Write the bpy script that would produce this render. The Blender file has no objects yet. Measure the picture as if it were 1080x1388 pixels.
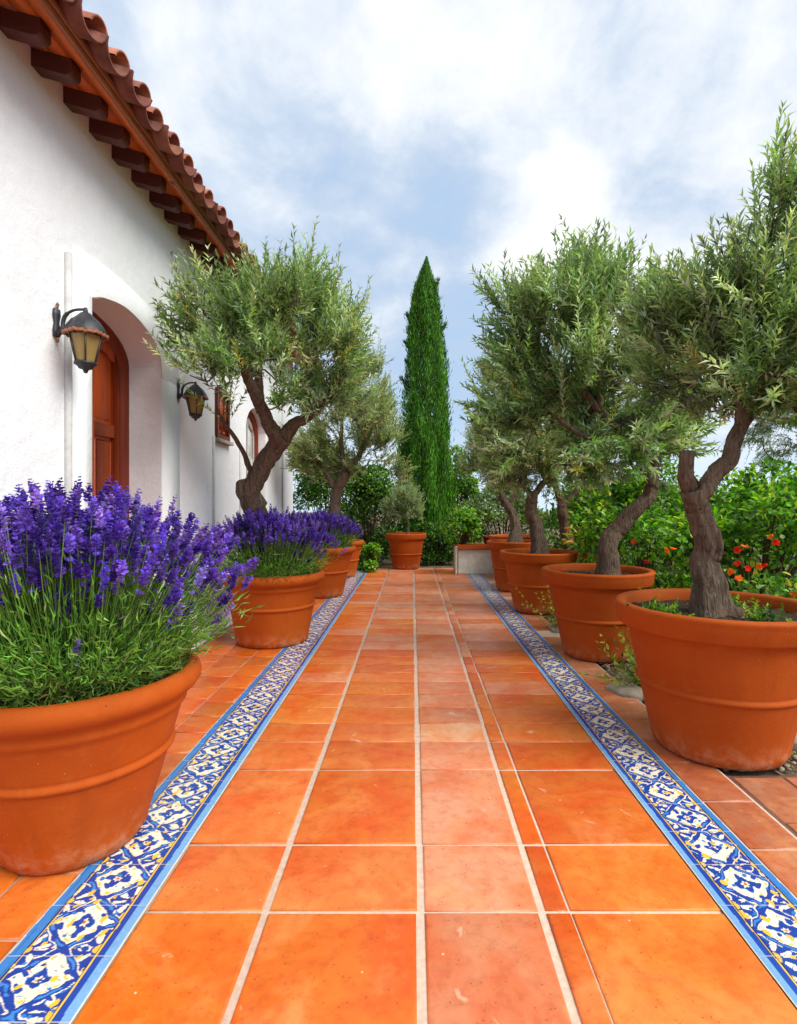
import bpy, math, random
import numpy as np
R = math.radians
F, H0, VX, VY = 750.0, 1.4, 559.0, 683.0
def P(px, py, d):
    "point of the place seen at photo pixel (px,py) at distance d along the path"
    return np.array([(px-VX)/F*d, d, H0-(py-VY)/F*d])
scene = bpy.context.scene
COL = scene.collection

# ------------------------------------------------------------------ mesh tools
class MB:
    def __init__(s): s.V=[]; s.F=[]; s.C=[]; s.n=0
    def add(s, V, Fs, c=(1,1,1)):
        V=np.asarray(V,float); 
        if not isinstance(Fs,(list,tuple)) or (len(Fs) and not isinstance(Fs[0],np.ndarray)): Fs=[np.asarray(Fs)]
        for f in Fs:
            if len(f): s.F.append(np.asarray(f,np.int64)+s.n)
        c=np.asarray(c,float)
        if c.ndim==1: c=np.tile(c,(len(V),1))
        s.V.append(V); s.C.append(c); s.n+=len(V)
        return s
    def box(s, lo, hi, c=(1,1,1), bev=0.0):
        x0,y0,z0=lo; x1,y1,z1=hi
        if bev<=0:
            V=[(x0,y0,z0),(x1,y0,z0),(x1,y1,z0),(x0,y1,z0),(x0,y0,z1),(x1,y0,z1),(x1,y1,z1),(x0,y1,z1)]
            Fc=[(3,2,1,0),(4,5,6,7),(0,1,5,4),(1,2,6,5),(2,3,7,6),(3,0,4,7)]
            return s.add(V,np.array(Fc),c)
        b=bev; V=[]; idx={}
        for a,x in enumerate((x0,x1)):
            for e,y in enumerate((y0,y1)):
                for g,z in enumerate((z0,z1)):
                    sx,sy,sz=(b if a==0 else -b),(b if e==0 else -b),(b if g==0 else -b)
                    idx[a,e,g]=(len(V),len(V)+1,len(V)+2)
                    V+= [(x,y+sy,z+sz),(x+sx,y,z+sz),(x+sx,y+sy,z)]
        Q=[];T=[]
        for a in (0,1):
            q=[idx[a,0,0][0],idx[a,1,0][0],idx[a,1,1][0],idx[a,0,1][0]]; Q.append(q if a else q[::-1])
            q=[idx[0,a,0][1],idx[1,a,0][1],idx[1,a,1][1],idx[0,a,1][1]]; Q.append(q[::-1] if a else q)
            q=[idx[0,0,a][2],idx[1,0,a][2],idx[1,1,a][2],idx[0,1,a][2]]; Q.append(q if a else q[::-1])
        for u in (0,1):
            for v in (0,1):
                Q.append([idx[u,v,0][0],idx[u,v,0][1],idx[u,v,1][1],idx[u,v,1][0]])
                Q.append([idx[u,0,v][0],idx[u,1,v][0],idx[u,1,v][2],idx[u,0,v][2]])
                Q.append([idx[0,u,v][1],idx[1,u,v][1],idx[1,u,v][2],idx[0,u,v][2]])
                for w in (0,1): T.append(list(idx[u,v,w]))
        return s.add(V,[np.array(Q),np.array(T)],c)
    def tube(s, pts, rad, sides=10, ridge=0, rseed=0, c=(1,1,1), cap=True):
        pts=np.asarray(pts,float); rad=np.asarray(rad,float)*np.ones(len(pts)); n=len(pts)
        T=np.gradient(pts,axis=0); T/=np.linalg.norm(T,axis=1)[:,None]+1e-9
        u=np.cross(T[0],(0.3,0.9,0.1)); u/=np.linalg.norm(u); U=[]
        for i in range(n):
            u=u-T[i]*u.dot(T[i]); u/=np.linalg.norm(u); U.append(u.copy())
        U=np.array(U); W=np.cross(T,U); th=np.arange(sides)*2*math.pi/sides
        rr=np.ones((n,sides))
        if ridge>0:
            rg=np.random.default_rng(rseed); L=np.r_[0,np.cumsum(np.linalg.norm(np.diff(pts,axis=0),axis=1))]/max(rad[0],1e-3)
            for k in (2,3,5,7,11):
                a=rg.uniform(.5,1)*ridge/(k**.45); ph=rg.uniform(0,6.3); tw=rg.uniform(-.5,.5)
                rr+=a*.6*np.cos(k*th[None,:]+ph+(tw*L)[:,None]*k**.5)
            for k in range(3):
                rr+=ridge*.45*np.sin(rg.uniform(.5,1.5)*L+rg.uniform(0,6))[:,None]*np.cos(th+rg.uniform(0,6))[None,:]
            rr=1+(rr-1)*(1+1.3*np.exp(-np.linspace(0,1,n)*7))[:,None]
            rr+=rg.normal(0,ridge*.10,sides)[None,:]+rg.normal(0,ridge*.05,rr.shape)
        V=pts[:,None,:]+(rad[:,None]*rr)[:,:,None]*(U[:,None,:]*np.cos(th)[None,:,None]+W[:,None,:]*np.sin(th)[None,:,None])
        V=V.reshape(-1,3); i=np.arange(n-1)[:,None]*sides; j=np.arange(sides)[None,:]; j2=(j+1)%sides
        Q=np.stack([i+j,i+j2,i+sides+j2,i+sides+j],-1).reshape(-1,4); Fs=[Q]
        if cap:
            V=np.vstack([V,pts[0],pts[-1]+T[-1]*rad[-1]*.25]); a=np.arange(sides); b=(a+1)%sides; m=n*sides
            Fs.append(np.stack([b,a,np.full(sides,m)],-1)); Fs.append(np.stack([a+(n-1)*sides,b+(n-1)*sides,np.full(sides,m+1)],-1))
        return s.add(V,Fs,c)
    def lathe(s, prof, seg=64, center=(0,0,0), c=(1,1,1), wob=0, seed=0):
        prof=np.asarray(prof,float); th=np.arange(seg)*2*math.pi/seg; n=len(prof)
        w=1+wob*np.sin(2*th+seed)+wob*.6*np.sin(3*th+seed*2)
        V=np.stack([prof[:,0][:,None]*np.cos(th)*w,prof[:,0][:,None]*np.sin(th)*w,prof[:,1][:,None]*np.ones(seg)],-1).reshape(-1,3)+np.asarray(center)
        i=np.arange(n-1)[:,None]*seg; j=np.arange(seg)[None,:]; j2=(j+1)%seg
        return s.add(V,np.stack([i+j,i+j2,i+seg+j2,i+seg+j],-1).reshape(-1,4),c)
    def build(s, name, material, parent=None, smooth=False, loc=None):
        V=np.vstack(s.V); C=np.vstack(s.C)
        me=bpy.data.meshes.new(name); me.vertices.add(len(V)); me.vertices.foreach_set('co',V.astype(np.float32).ravel())
        st=[];vi=[];o=0
        for f in s.F:
            k=f.shape[1]; st.append(o+np.arange(len(f))*k); vi.append(f.ravel()); o+=f.size
        st=np.concatenate(st); vi=np.concatenate(vi)
        me.loops.add(len(vi)); me.loops.foreach_set('vertex_index',vi.astype(np.int32))
        me.polygons.add(len(st)); me.polygons.foreach_set('loop_start',st.astype(np.int32))
        if smooth: me.polygons.foreach_set('use_smooth',np.ones(len(st),bool))
        me.update(calc_edges=True)
        at=me.color_attributes.new('Col','FLOAT_COLOR','POINT')
        at.data.foreach_set('color',np.hstack([C,np.ones((len(C),1))]).astype(np.float32).ravel())
        if material: me.materials.append(material)
        ob=bpy.data.objects.new(name,me); COL.objects.link(ob)
        if parent is not None: ob.parent=parent
        if loc is not None: ob.location=loc
        return ob
def thing(name, label, cat, loc=(0,0,0), rz=0, group=None):
    o=bpy.data.objects.new(name,None); COL.objects.link(o); o.location=loc; o.rotation_euler=(0,0,rz)
    o.empty_display_size=.1; o['label']=label; o['category']=cat
    if group: o['group']=group
    return o
def structure(o): o['kind']='structure'; return o
def dup(o, parent=None):
    kids=[k for k in bpy.data.objects if k.parent==o]
    c=o.copy(); COL.objects.link(c); c.parent=parent
    for k in kids: dup(k,c)
    return c
def unit(v): return v/(np.linalg.norm(v,axis=-1,keepdims=True)+1e-9)
def spline(ctrl, n=8):
    c=np.asarray(ctrl,float); c=np.vstack([2*c[0]-c[1],c,2*c[-1]-c[-2]]); out=[]
    for i in range(1,len(c)-2):
        t=np.linspace(0,1,n,endpoint=False)[:,None]; a,b,d,e=c[i-1],c[i],c[i+1],c[i+2]
        out.append(.5*((2*b)+(-a+d)*t+(2*a-5*b+4*d-e)*t**2+(-a+3*b-3*d+e)*t**3))
    return np.vstack(out+[c[-2][None]])

# ------------------------------------------------------------------ materials
class NT:
    def __init__(s, name, world=False):
        s.m=bpy.data.worlds.new(name) if world else bpy.data.materials.new(name); s.m.use_nodes=True; s.t=s.m.node_tree; s.t.nodes.clear()
    def n(s, typ, ins=None, **kw):
        nd=s.t.nodes.new(typ)
        for k,v in kw.items(): setattr(nd,k,v)
        for k,v in (ins or {}).items():
            if isinstance(v,bpy.types.NodeSocket): s.t.links.new(v,nd.inputs[k])
            else: nd.inputs[k].default_value=v
        return nd
    def ramp(s, fac, stops, interp='LINEAR'):
        nd=s.n('ShaderNodeValToRGB',{'Fac':fac}); cr=nd.color_ramp; cr.interpolation=interp
        while len(cr.elements)<len(stops): cr.elements.new(.5)
        for e,(p,c) in zip(cr.elements,stops): e.position=p; e.color=(tuple(c)+(1,))[:4] if hasattr(c,'__len__') else (c,c,c,1)
        return nd.outputs['Color']
    def mix(s, a, b, fac, mode='MIX'):
        nd=s.t.nodes.new('ShaderNodeMix'); nd.data_type='RGBA'; nd.blend_type=mode
        for i,v in ((0,fac),(6,a),(7,b)):
            if isinstance(v,bpy.types.NodeSocket): s.t.links.new(v,nd.inputs[i])
            else: nd.inputs[i].default_value=v if i==0 else (tuple(v)+(1,))[:4]
        return nd.outputs[2]
    def noise(s, scale, detail=6, rough=.55, vec=None, dist=0, out='Fac'):
        nd=s.n('ShaderNodeTexNoise',{'Scale':scale,'Detail':detail,'Roughness':rough,'Distortion':dist})
        s.t.links.new(vec if vec is not None else s.co(),nd.inputs['Vector']); return nd.outputs[out]
    def co(s):
        if not hasattr(s,'_co'): s._co=s.n('ShaderNodeTexCoord').outputs['Object']
        return s._co
    def attr(s): return s.n('ShaderNodeAttribute',attribute_name='Col').outputs['Color']
    def math(s, op, a, b=0.0, clamp=False):
        nd=s.t.nodes.new('ShaderNodeMath'); nd.operation=op; nd.use_clamp=clamp
        for i,v in ((0,a),(1,b)):
            if isinstance(v,bpy.types.NodeSocket): s.t.links.new(v,nd.inputs[i])
            else: nd.inputs[i].default_value=v
        return nd.outputs[0]
    def out(s, base, rough=.7, bump=None, bstr=.3, bdist=.01, spec=.5, metal=0, transl=None, tw=.3, coat=0):
        ins={'Base Color':base if isinstance(base,bpy.types.NodeSocket) else tuple(base)+(1,),'Roughness':rough,'Specular IOR Level':spec,'Metallic':metal,'Coat Weight':coat,'Coat Roughness':.15}
        if bump is not None:
            b=s.n('ShaderNodeBump',{'Height':bump,'Strength':bstr,'Distance':bdist}); ins['Normal']=b.outputs[0]
        sh=s.n('ShaderNodeBsdfPrincipled',ins).outputs[0]
        if transl is not None:
            t=s.n('ShaderNodeBsdfTranslucent',{'Color':transl}).outputs[0]
            sh=s.n('ShaderNodeMixShader',{0:tw,1:sh,2:t}).outputs[0]
        s.n('ShaderNodeOutputMaterial',{'Surface':sh}); return s.m

def m_stucco():
    t=NT('stucco'); n1=t.noise(1.1,4); n2=t.noise(70,5,.7); n3=t.noise(9,4)
    c=t.mix(t.ramp(n1,[(.35,(.77,.80,.825)),(.65,(.82,.845,.865))]),(.64,.63,.61),t.ramp(t.noise(2.5,7,.7),[(.55,0),(.78,.4)]))
    h=t.math('ADD',t.math('MULTIPLY',n2,.35),n3); return t.out(c,.92,h,.6,.016,.2)
def m_terracotta(name,a,b,pale,rough=.6,streak=.25):
    t=NT(name); oi=t.n('ShaderNodeObjectInfo').outputs['Random']
    v=t.n('ShaderNodeVectorMath',{0:t.co(),1:(0,0,0)},operation='ADD').outputs[0]
    n1=t.noise(2.2,6,.6); n2=t.noise(14,6,.65); n3=t.noise(90,4,.7)
    c=t.mix(a,b,t.ramp(n1,[(.3,0),(.7,1)])); c=t.mix(c,pale,t.ramp(n2,[(.52,0),(.78,streak)]))
    mp=t.n('ShaderNodeMapping',{'Vector':t.co(),'Scale':(9,9,.9)}).outputs[0]
    c=t.mix(c,tuple(x*.55 for x in a),t.ramp(t.noise(1,5,.6,mp),[(.56,0),(.8,.35)]))
    sp=t.n('ShaderNodeTexVoronoi',{'Scale':22.0,'Vector':t.co()}).outputs['Distance']
    c=t.mix(c,(.75,.5,.36),t.ramp(sp,[(.03,.55),(.05,0)]))
    z=t.n('ShaderNodeSeparateXYZ',{0:t.co()}).outputs[2]
    bl=t.math('MULTIPLY',t.ramp(z,[(.0,.6),(.16,0)]),t.ramp(n2,[(.42,0),(.62,1)])); c=t.mix(c,(.55,.30,.18),bl)
    c=t.mix(c,t.mix(c,(.9,.8,.75),1,'MULTIPLY'),oi)
    return t.out(c,t.ramp(n2,[(.3,rough-.08),(.7,rough+.12)]),t.math('ADD',n3,t.math('MULTIPLY',n2,1.5)),.25,.006,.18)
def m_tile():
    t=NT('glazed_floor_tile'); a=t.attr(); n1=t.noise(3.2,7,.62,dist=.6); n2=t.noise(17,6,.7); n3=t.noise(120,4,.7)
    c=t.mix(a,t.mix(a,(1.0,.62,.42),1,'MULTIPLY'),t.ramp(n1,[(.38,1),(.6,0)]))
    c=t.mix(c,(.80,.33,.10),t.ramp(t.noise(2.1,6,.65,dist=1.2),[(.52,0),(.74,.55)]))
    c=t.mix(c,t.mix(c,(.78,.62,.6),1,'MULTIPLY'),t.ramp(n2,[(.46,0),(.72,.85)]))
    c=t.mix(c,(.78,.45,.28),t.ramp(t.noise(2.9,4,.55,dist=2.5),[(.67,0),(.71,.6)]))
    sp=t.n('ShaderNodeTexVoronoi',{'Scale':9.0,'Vector':t.co(),'Randomness':1.0}).outputs['Distance']
    c=t.mix(c,(.85,.62,.42),t.ramp(sp,[(.025,.7),(.045,0)]))
    pt=t.n('ShaderNodeTexVoronoi',{'Scale':55.0,'Vector':t.co()}).outputs['Distance']; c=t.mix(c,t.mix(c,(.5,.4,.35),1,'MULTIPLY'),t.math('MULTIPLY',t.ramp(pt,[(.10,1),(.2,0)]),t.ramp(n2,[(.44,0),(.58,.9)])))
    return t.out(c,t.ramp(t.noise(9,6,.7),[(.3,.28),(.7,.52)]),t.math('ADD',t.math('MULTIPLY',n1,.8),t.math('ADD',t.math('MULTIPLY',n3,.15),t.math('MULTIPLY',n2,.3))),.4,.008,.5)
def m_simple(name,c1,c2,scale=20,rough=.7,bstr=.2,bdist=.005,spec=.4,use=False,metal=0,coat=0):
    t=NT(name); n=t.noise(scale,6,.65); c=t.mix(c1,c2,t.ramp(n,[(.35,0),(.68,1)]))
    if use: c=t.mix(c,t.attr(),1.0,'MULTIPLY')
    return t.out(c,rough,n,bstr,bdist,spec,metal,coat=coat)
def m_wood(name,c1,c2,axis='z',rough=.5,use=False):
    t=NT(name); sc={'z':(14,14,1.2),'y':(14,1.2,14),'x':(1.2,14,14)}[axis]
    mp=t.n('ShaderNodeMapping',{'Vector':t.co(),'Scale':sc}).outputs[0]; n=t.noise(1.6,7,.7,mp,.8); n2=t.noise(5,4,.6)
    c=t.mix(c1,c2,t.ramp(n,[(.3,0),(.7,1)])); c=t.mix(c,tuple(x*.45 for x in c1),t.ramp(n2,[(.55,0),(.8,.6)]))
    if use: c=t.mix(c,t.attr(),1.0,'MULTIPLY')
    return t.out(c,rough,n,.5,.004,.35)
def m_bark(name,c1,c2,c3):
    t=NT(name); mp=t.n('ShaderNodeMapping',{'Vector':t.co(),'Scale':(34,34,6)}).outputs[0]
    n=t.noise(1.0,8,.75,mp,1.0); n2=t.noise(5,5,.6); vo=t.n('ShaderNodeTexVoronoi',{'Vector':mp,'Scale':1.3},feature='DISTANCE_TO_EDGE').outputs['Distance']
    c=t.mix(c1,c2,t.ramp(n,[(.35,0),(.66,1)])); c=t.mix(c,c3,t.ramp(n2,[(.5,0),(.75,.8)]))
    h=t.math('ADD',n,t.math('MULTIPLY',t.math('MINIMUM',vo,.25),1.6)); return t.out(c,.9,h,.9,.022,.15)
def m_leaf(name,back=None,rough=.45,tw=.3,spec=.4):
    t=NT(name); c=t.attr()
    if back is not None:
        bf=t.n('ShaderNodeNewGeometry').outputs['Backfacing']; c=t.mix(c,t.mix(c,back,.42),bf)
    tl=t.mix(c,(1.5,1.7,.5),1,'MULTIPLY'); return t.out(c,rough,None,spec=spec,transl=tl,tw=tw)
def m_glaze():
    t=NT('painted_glaze'); n=t.noise(30,5,.6); c=t.mix(t.attr(),t.mix(t.attr(),(.75,.75,.75),1,'MULTIPLY'),t.ramp(n,[(.5,0),(.8,.7)]))
    return t.out(c,.25,t.noise(14,4),.25,.004,.5)
def m_ground():
    t=NT('garden_soil'); n=t.noise(3,8,.7); n2=t.noise(30,6,.7)
    c=t.mix((.10,.065,.04),(.26,.19,.13),t.ramp(n,[(.35,0),(.7,1)])); c=t.mix(c,(.38,.32,.25),t.ramp(n2,[(.6,0),(.75,.6)]))
    return t.out(c,.95,t.math('ADD',n,n2),.9,.04,.1)

M={}
M['stucco']=m_stucco()
M['pot']=m_terracotta('terracotta_pot',(.37,.066,.0045),(.45,.090,.007),(.52,.16,.04),.72)
M['roof']=m_simple('roof_tile_clay',(.21,.066,.046),(.40,.15,.09),9,.75,.5,.008,.3,True)
M['tile']=m_tile()
M['grout']=m_simple('grout',(.60,.45,.35),(.46,.33,.25),45,.9,.5,.004,.15)
M['glaze']=m_glaze()
M['oldtile']=m_simple('worn_floor_tile',(.8,.8,.8),(1,1,1),9,.75,.4,.006,.25,True)
M['soil']=m_simple('potting_soil',(.035,.024,.016),(.12,.08,.05),40,.95,1,.03,.1)
M['ground']=m_ground()
M['stone']=m_simple('flat_stone',(.30,.25,.19),(.5,.43,.34),14,.85,.6,.012,.2,True)
M['rafter']=m_wood('dark_rafter_wood',(.075,.022,.018),(.12,.035,.026),'x',.55)
M['soffit']=m_wood('orange_soffit_wood',(.62,.14,.02),(.42,.075,.012),'y',.45)
M['fascia']=m_wood('fascia_wood',(.34,.13,.05),(.20,.065,.025),'y',.6)
M['door']=m_wood('door_wood',(.42,.075,.012),(.25,.035,.006),'z',.4)
M['doorframe']=m_wood('door_frame_wood',(.20,.028,.01),(.13,.018,.007),'z',.45)
M['iron']=m_simple('black_iron',(.012,.013,.018),(.035,.036,.045),30,.45,.3,.002,.5)
M['copper']=m_simple('rusty_copper',(.35,.11,.03),(.14,.05,.02),40,.55,.3,.002,.5)
def m_lampglass():
    t=NT('amber_glass'); n=t.noise(9,4); c=t.mix((.50,.34,.10),(.36,.26,.10),n)
    return t.out(c,.12,n,.15,.003,.6,transl=c,tw=.35)
M['glass']=m_lampglass()
M['bark']=m_bark('olive_bark',(.065,.042,.028),(.23,.17,.125),(.13,.075,.045))
M['barkdark']=m_bark('dark_bark',(.07,.045,.03),(.17,.11,.075),(.13,.06,.035))
M['olive']=m_leaf('olive_leaf',(.44,.52,.40),.34,.36,.6)
M['leaf']=m_leaf('green_leaf',None,.4,.38,.45)
M['cyp']=m_leaf('cypress_leaf',None,.6,.2,.2)
M['lav']=m_leaf('lavender_stem',None,.6,.3,.2)
M['flower']=m_leaf('flower_petal',None,.6,.3,.15)
M['plaster']=m_simple('cream_plaster',(.66,.60,.52),(.5,.43,.34),9,.9,.5,.01,.2)
M['conduit']=m_simple('grey_painted_conduit',(.60,.60,.585),(.48,.48,.47),20,.7,.2,.002,.3)

# ------------------------------------------------------------------ foliage tools
def leaf_mesh(mb, Pn, D, N, L, W, Cc, kind='narrow'):
    "N leaves: base points, directions, rough normals, lengths, widths, colours"
    D=unit(D); S=unit(np.cross(D,N)); U=np.cross(S,D)
    if kind=='narrow': T=np.array([(0,0,0),(.38,-.5,.10),(.5,0,0),(.38,.5,.10),(1,0,-.10)]); Fc=[(0,2,1),(0,3,2),(1,2,4),(2,3,4)]
    elif kind=='blade': T=np.array([(0,-.2,0),(0,.2,0),(.55,.5,.05),(.55,-.5,.05),(1,0,-.05)]); Fc=[(0,1,2),(0,2,3),(3,2,4)]
    else: T=np.array([(0,0,0),(.28,-.42,.10),(.68,-.40,.06),(1,0,-.14),(.68,.40,.06),(.28,.42,.10),(.5,0,-.03)]); Fc=[(0,6,1),(1,6,2),(2,6,3),(3,6,4),(4,6,5),(5,6,0)]
    L=np.asarray(L)*np.ones(len(Pn)); W=np.asarray(W)*np.ones(len(Pn))
    V=Pn[:,None,:]+D[:,None,:]*(T[None,:,0]*L[:,None])[:,:,None]+S[:,None,:]*(T[None,:,1]*W[:,None])[:,:,None]+U[:,None,:]*(T[None,:,2]*L[:,None])[:,:,None]
    k=len(T); Fa=(np.array(Fc)[None]+(np.arange(len(Pn))*k)[:,None,None]).reshape(-1,3)
    mb.add(V.reshape(-1,3),[Fa],np.repeat(Cc,k,axis=0))
def stems(mb, Ppts, rad, c, sides=3):
    "Ppts (S,k,3) polylines as thin tubes"
    S,k,_=Ppts.shape; T=unit(np.gradient(Ppts,axis=1)); U=unit(np.cross(T,np.array([.31,.2,.93]))); W=np.cross(T,U)
    th=np.arange(sides)*2*math.pi/sides; r=np.asarray(rad)*np.ones((S,k))
    V=Ppts[:,:,None,:]+r[:,:,None,None]*(U[:,:,None,:]*np.cos(th)[None,None,:,None]+W[:,:,None,:]*np.sin(th)[None,None,:,None])
    i=(np.arange(k-1)*sides)[:,None]; j=np.arange(sides)[None]; j2=(j+1)%sides
    q=np.stack([i+j,i+j2,i+sides+j2,i+sides+j],-1).reshape(-1,4); Q=(q[None]+(np.arange(S)*k*sides)[:,None,None]).reshape(-1,4)
    c=np.asarray(c,float); c=np.tile(c,(S*k*sides,1)) if c.ndim==1 else np.repeat(c,k*sides,axis=0)
    mb.add(V.reshape(-1,3),[Q],c)
def pick_cols(rg, n, pal, jit=.18):
    pal=np.array(pal); w=pal[:,3]/pal[:,3].sum(); c=pal[rg.choice(len(pal),n,p=w),:3]
    return c*(1+rg.normal(0,jit,(n,1)))*(1+rg.normal(0,.06,(n,3)))
OLIVE=[(.075,.18,.038,5),(.15,.28,.07,4),(.28,.41,.16,3),(.50,.60,.38,3.2),(.38,.34,.06,.4),(.055,.10,.03,2.5)]
GREY=[(.16,.25,.11,4),(.26,.36,.19,4),(.38,.46,.28,3),(.32,.30,.13,1),(.08,.12,.05,2.5)]
DRY=[(.17,.25,.085,4),(.30,.37,.15,4),(.48,.51,.27,3.4),(.36,.28,.10,1.2),(.07,.11,.04,2.5)]
def ell_pts(rg, blobs, n, inner=.35):
    vol=np.array([b[1][0]*b[1][1]*b[1][2] for b in blobs])**.8; k=rg.choice(len(blobs),n,p=vol/vol.sum())
    d=unit(rg.normal(size=(n,3))); r=rg.uniform(inner**2,1,(n,1))**.5
    c=np.array([b[0] for b in blobs])[k]; a=np.array([b[1] for b in blobs])[k]
    return c+d*r*a, d
def sprigs(rg, leaves, wood, base, dirs, Ln, pal, leafL, leafW, pairs=10, up=.25, kind='narrow', jit=.18, stemr=.0022, ang=(30,60)):
    S=len(base); dirs=unit(dirs); Ln=np.asarray(Ln)*np.ones(S)
    t=np.linspace(0,1,5)[None,:,None]; side=unit(rg.normal(size=(S,3)))*.18
    bend=(np.array([0,0,up])[None]+side)
    f=lambda t: base[:,None,:]+(dirs[:,None,:]*t+bend[:,None,:]*t**2)*Ln[:,None,None]
    stems(wood,f(t),stemr*np.linspace(1.2,.4,5)[None,:],(.12,.12,.06))
    tt=(np.arange(pairs)+.6)/pairs; tt=tt[None,:,None]+rg.uniform(-.3,.3,(S,pairs,1))/pairs
    pt=f(tt); tan=unit(dirs[:,None,:]+2*bend[:,None,:]*tt)
    u=unit(np.cross(tan,unit(rg.normal(size=(S,1,3)))*np.ones((S,pairs,3)))); w=np.cross(tan,u)
    a=(np.arange(pairs)[None,:]*math.pi/2+rg.normal(0,.35,(S,pairs)))
    col=pick_cols(rg,S,pal,jit)
    for sgn in (0,math.pi):
        rad=u*np.cos(a+sgn)[:,:,None]+w*np.sin(a+sgn)[:,:,None]
        al=np.radians(rg.uniform(ang[0]-4,ang[1]+10,(S,pairs,1)))*(1.05-.5*tt)
        D=tan*np.cos(al)+rad*np.sin(al)+rg.normal(0,.2,(S,pairs,3)); N=tan*1.0-rad*.4+rg.normal(0,.35,(S,pairs,3))+np.array([0,0,.5])
        l=leafL*(1.0-.3*np.abs(tt[:,:,0]-.5)*2)*rg.uniform(.7,1.2,(S,pairs))
        cc=np.repeat(col,pairs,axis=0)*(1+rg.normal(0,.26,(S*pairs,1)))
        leaf_mesh(leaves,pt.reshape(-1,3),D.reshape(-1,3),N.reshape(-1,3),l.ravel(),l.ravel()*leafW/leafL,np.clip(cc,.005,1),kind)
def olive_tree(name,label,base,limbs,blobs,nclus,nspr,seed,pal=OLIVE,leaf=.06,leafw=.013,pairs=10,sl=(.22,.4),ok=None,bark='bark',tips=0,group=None,up=.3,cat='olive tree',sides=22,ridge=.17,stumps=()):
    rg=np.random.default_rng(seed); base=np.array(base,float); root=thing(name,label,cat,tuple(base),0,group)
    wood=MB(); leaves=MB(); skel=[]
    for li,(pts,r0,r1) in enumerate(limbs):
        pl=spline([np.array(p)-base for p in pts],9); n=len(pl)
        jt=rg.normal(0,.02*r0/.1,(n,3)); jt=(jt+np.roll(jt,1,0)+np.roll(jt,-1,0)+np.roll(jt,2,0)+np.roll(jt,-2,0))/5; pl[2:-2]+=jt[2:-2]; t=np.linspace(0,1,n)
        rad=r0+(r1-r0)*t**.8
        if li==0: rad=rad*(1+.60*np.exp(-t*8))
        wood.tube(pl,rad,sides if r0>.05 else 10,ridge if r0>.05 else ridge*.6,seed+li)
        if li>0 or len(limbs)==1: skel+=list(pl[n//3:])
        else: skel+=list(pl[2*n//3:])
    for (p,r) in stumps: wood.tube(np.array(p)-base,r,14,.2,seed+50)
    sk=np.array(skel); blobs=[(np.array(c)-base,np.array(a)) for c,a in blobs]
    cp,_=ell_pts(rg,blobs,nclus,.45)
    if ok: cp=cp[[ok(p+base) for p in cp]]
    order=np.argsort([np.min(np.linalg.norm(sk-p,axis=1)) for p in cp]); B=[];Dr=[]
    cen=np.mean([b[0] for b in blobs],axis=0)
    for i in order:
        p=cp[i]; dd=np.linalg.norm(sk-p,axis=1); q=sk[np.argmin(dd)]; L=max(dd.min(),.05)
        mid=(p+q)/2+rg.normal(0,.12*L,3)+np.array([0,0,-.06*L]); pl=spline([q,mid,p],5)
        r0=min(.022,.006+.016*L); wood.tube(pl,np.linspace(r0,.004,len(pl)),6,0,0,cap=False)
        sk=np.vstack([sk,pl[3:]]); B.append(pl)
    # sprigs
    nb=len(B); bi=rg.integers(0,nb,nspr); base_p=[];dr=[]; cd=[unit((b[-1]-cen)*[1,1,.8]*1.4+np.array([0,0,.55])+rg.normal(0,.3,3)) for b in B]
    for k in bi:
        pl=B[k]; t=rg.uniform(.2,1)**.45; p=pl[min(int(t*len(pl)),len(pl)-1)]+rg.normal(0,.05,3)
        o=p-cen; o/=np.linalg.norm(o)+1e-6; base_p.append(p); dr.append(cd[k]*.95+o*.2+rg.normal(0,.40,3))
    base_p=np.array(base_p); dr=np.array(dr); Ln=rg.uniform(sl[0],sl[1],nspr)
    if tips:
        sp,sd=ell_pts(rg,blobs,tips*3,.93); m=sd[:,2]>.25; sp=sp[m][:tips]; sd=sd[m][:tips]
        base_p=np.vstack([base_p,sp-sd*.12]); dr=np.vstack([dr,sd*.5+np.array([0,0,.9])+rg.normal(0,.18,sd.shape)]); Ln=np.r_[Ln,rg.uniform(sl[1]*.7,sl[1]*1.15,len(sp))]
    if ok:
        e=base_p+unit(dr)*Ln[:,None]+base; m=np.array([ok(p) for p in e])&np.array([ok(p+base) for p in base_p])
        base_p=base_p[m];dr=dr[m];Ln=Ln[m]
    sprigs(rg,leaves,wood,base_p,dr,Ln,pal,leaf,leafw,pairs,up)
    wood.build('trunk',M[bark],root,True); leaves.build('crown',M['olive'],root)
    return root
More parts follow.
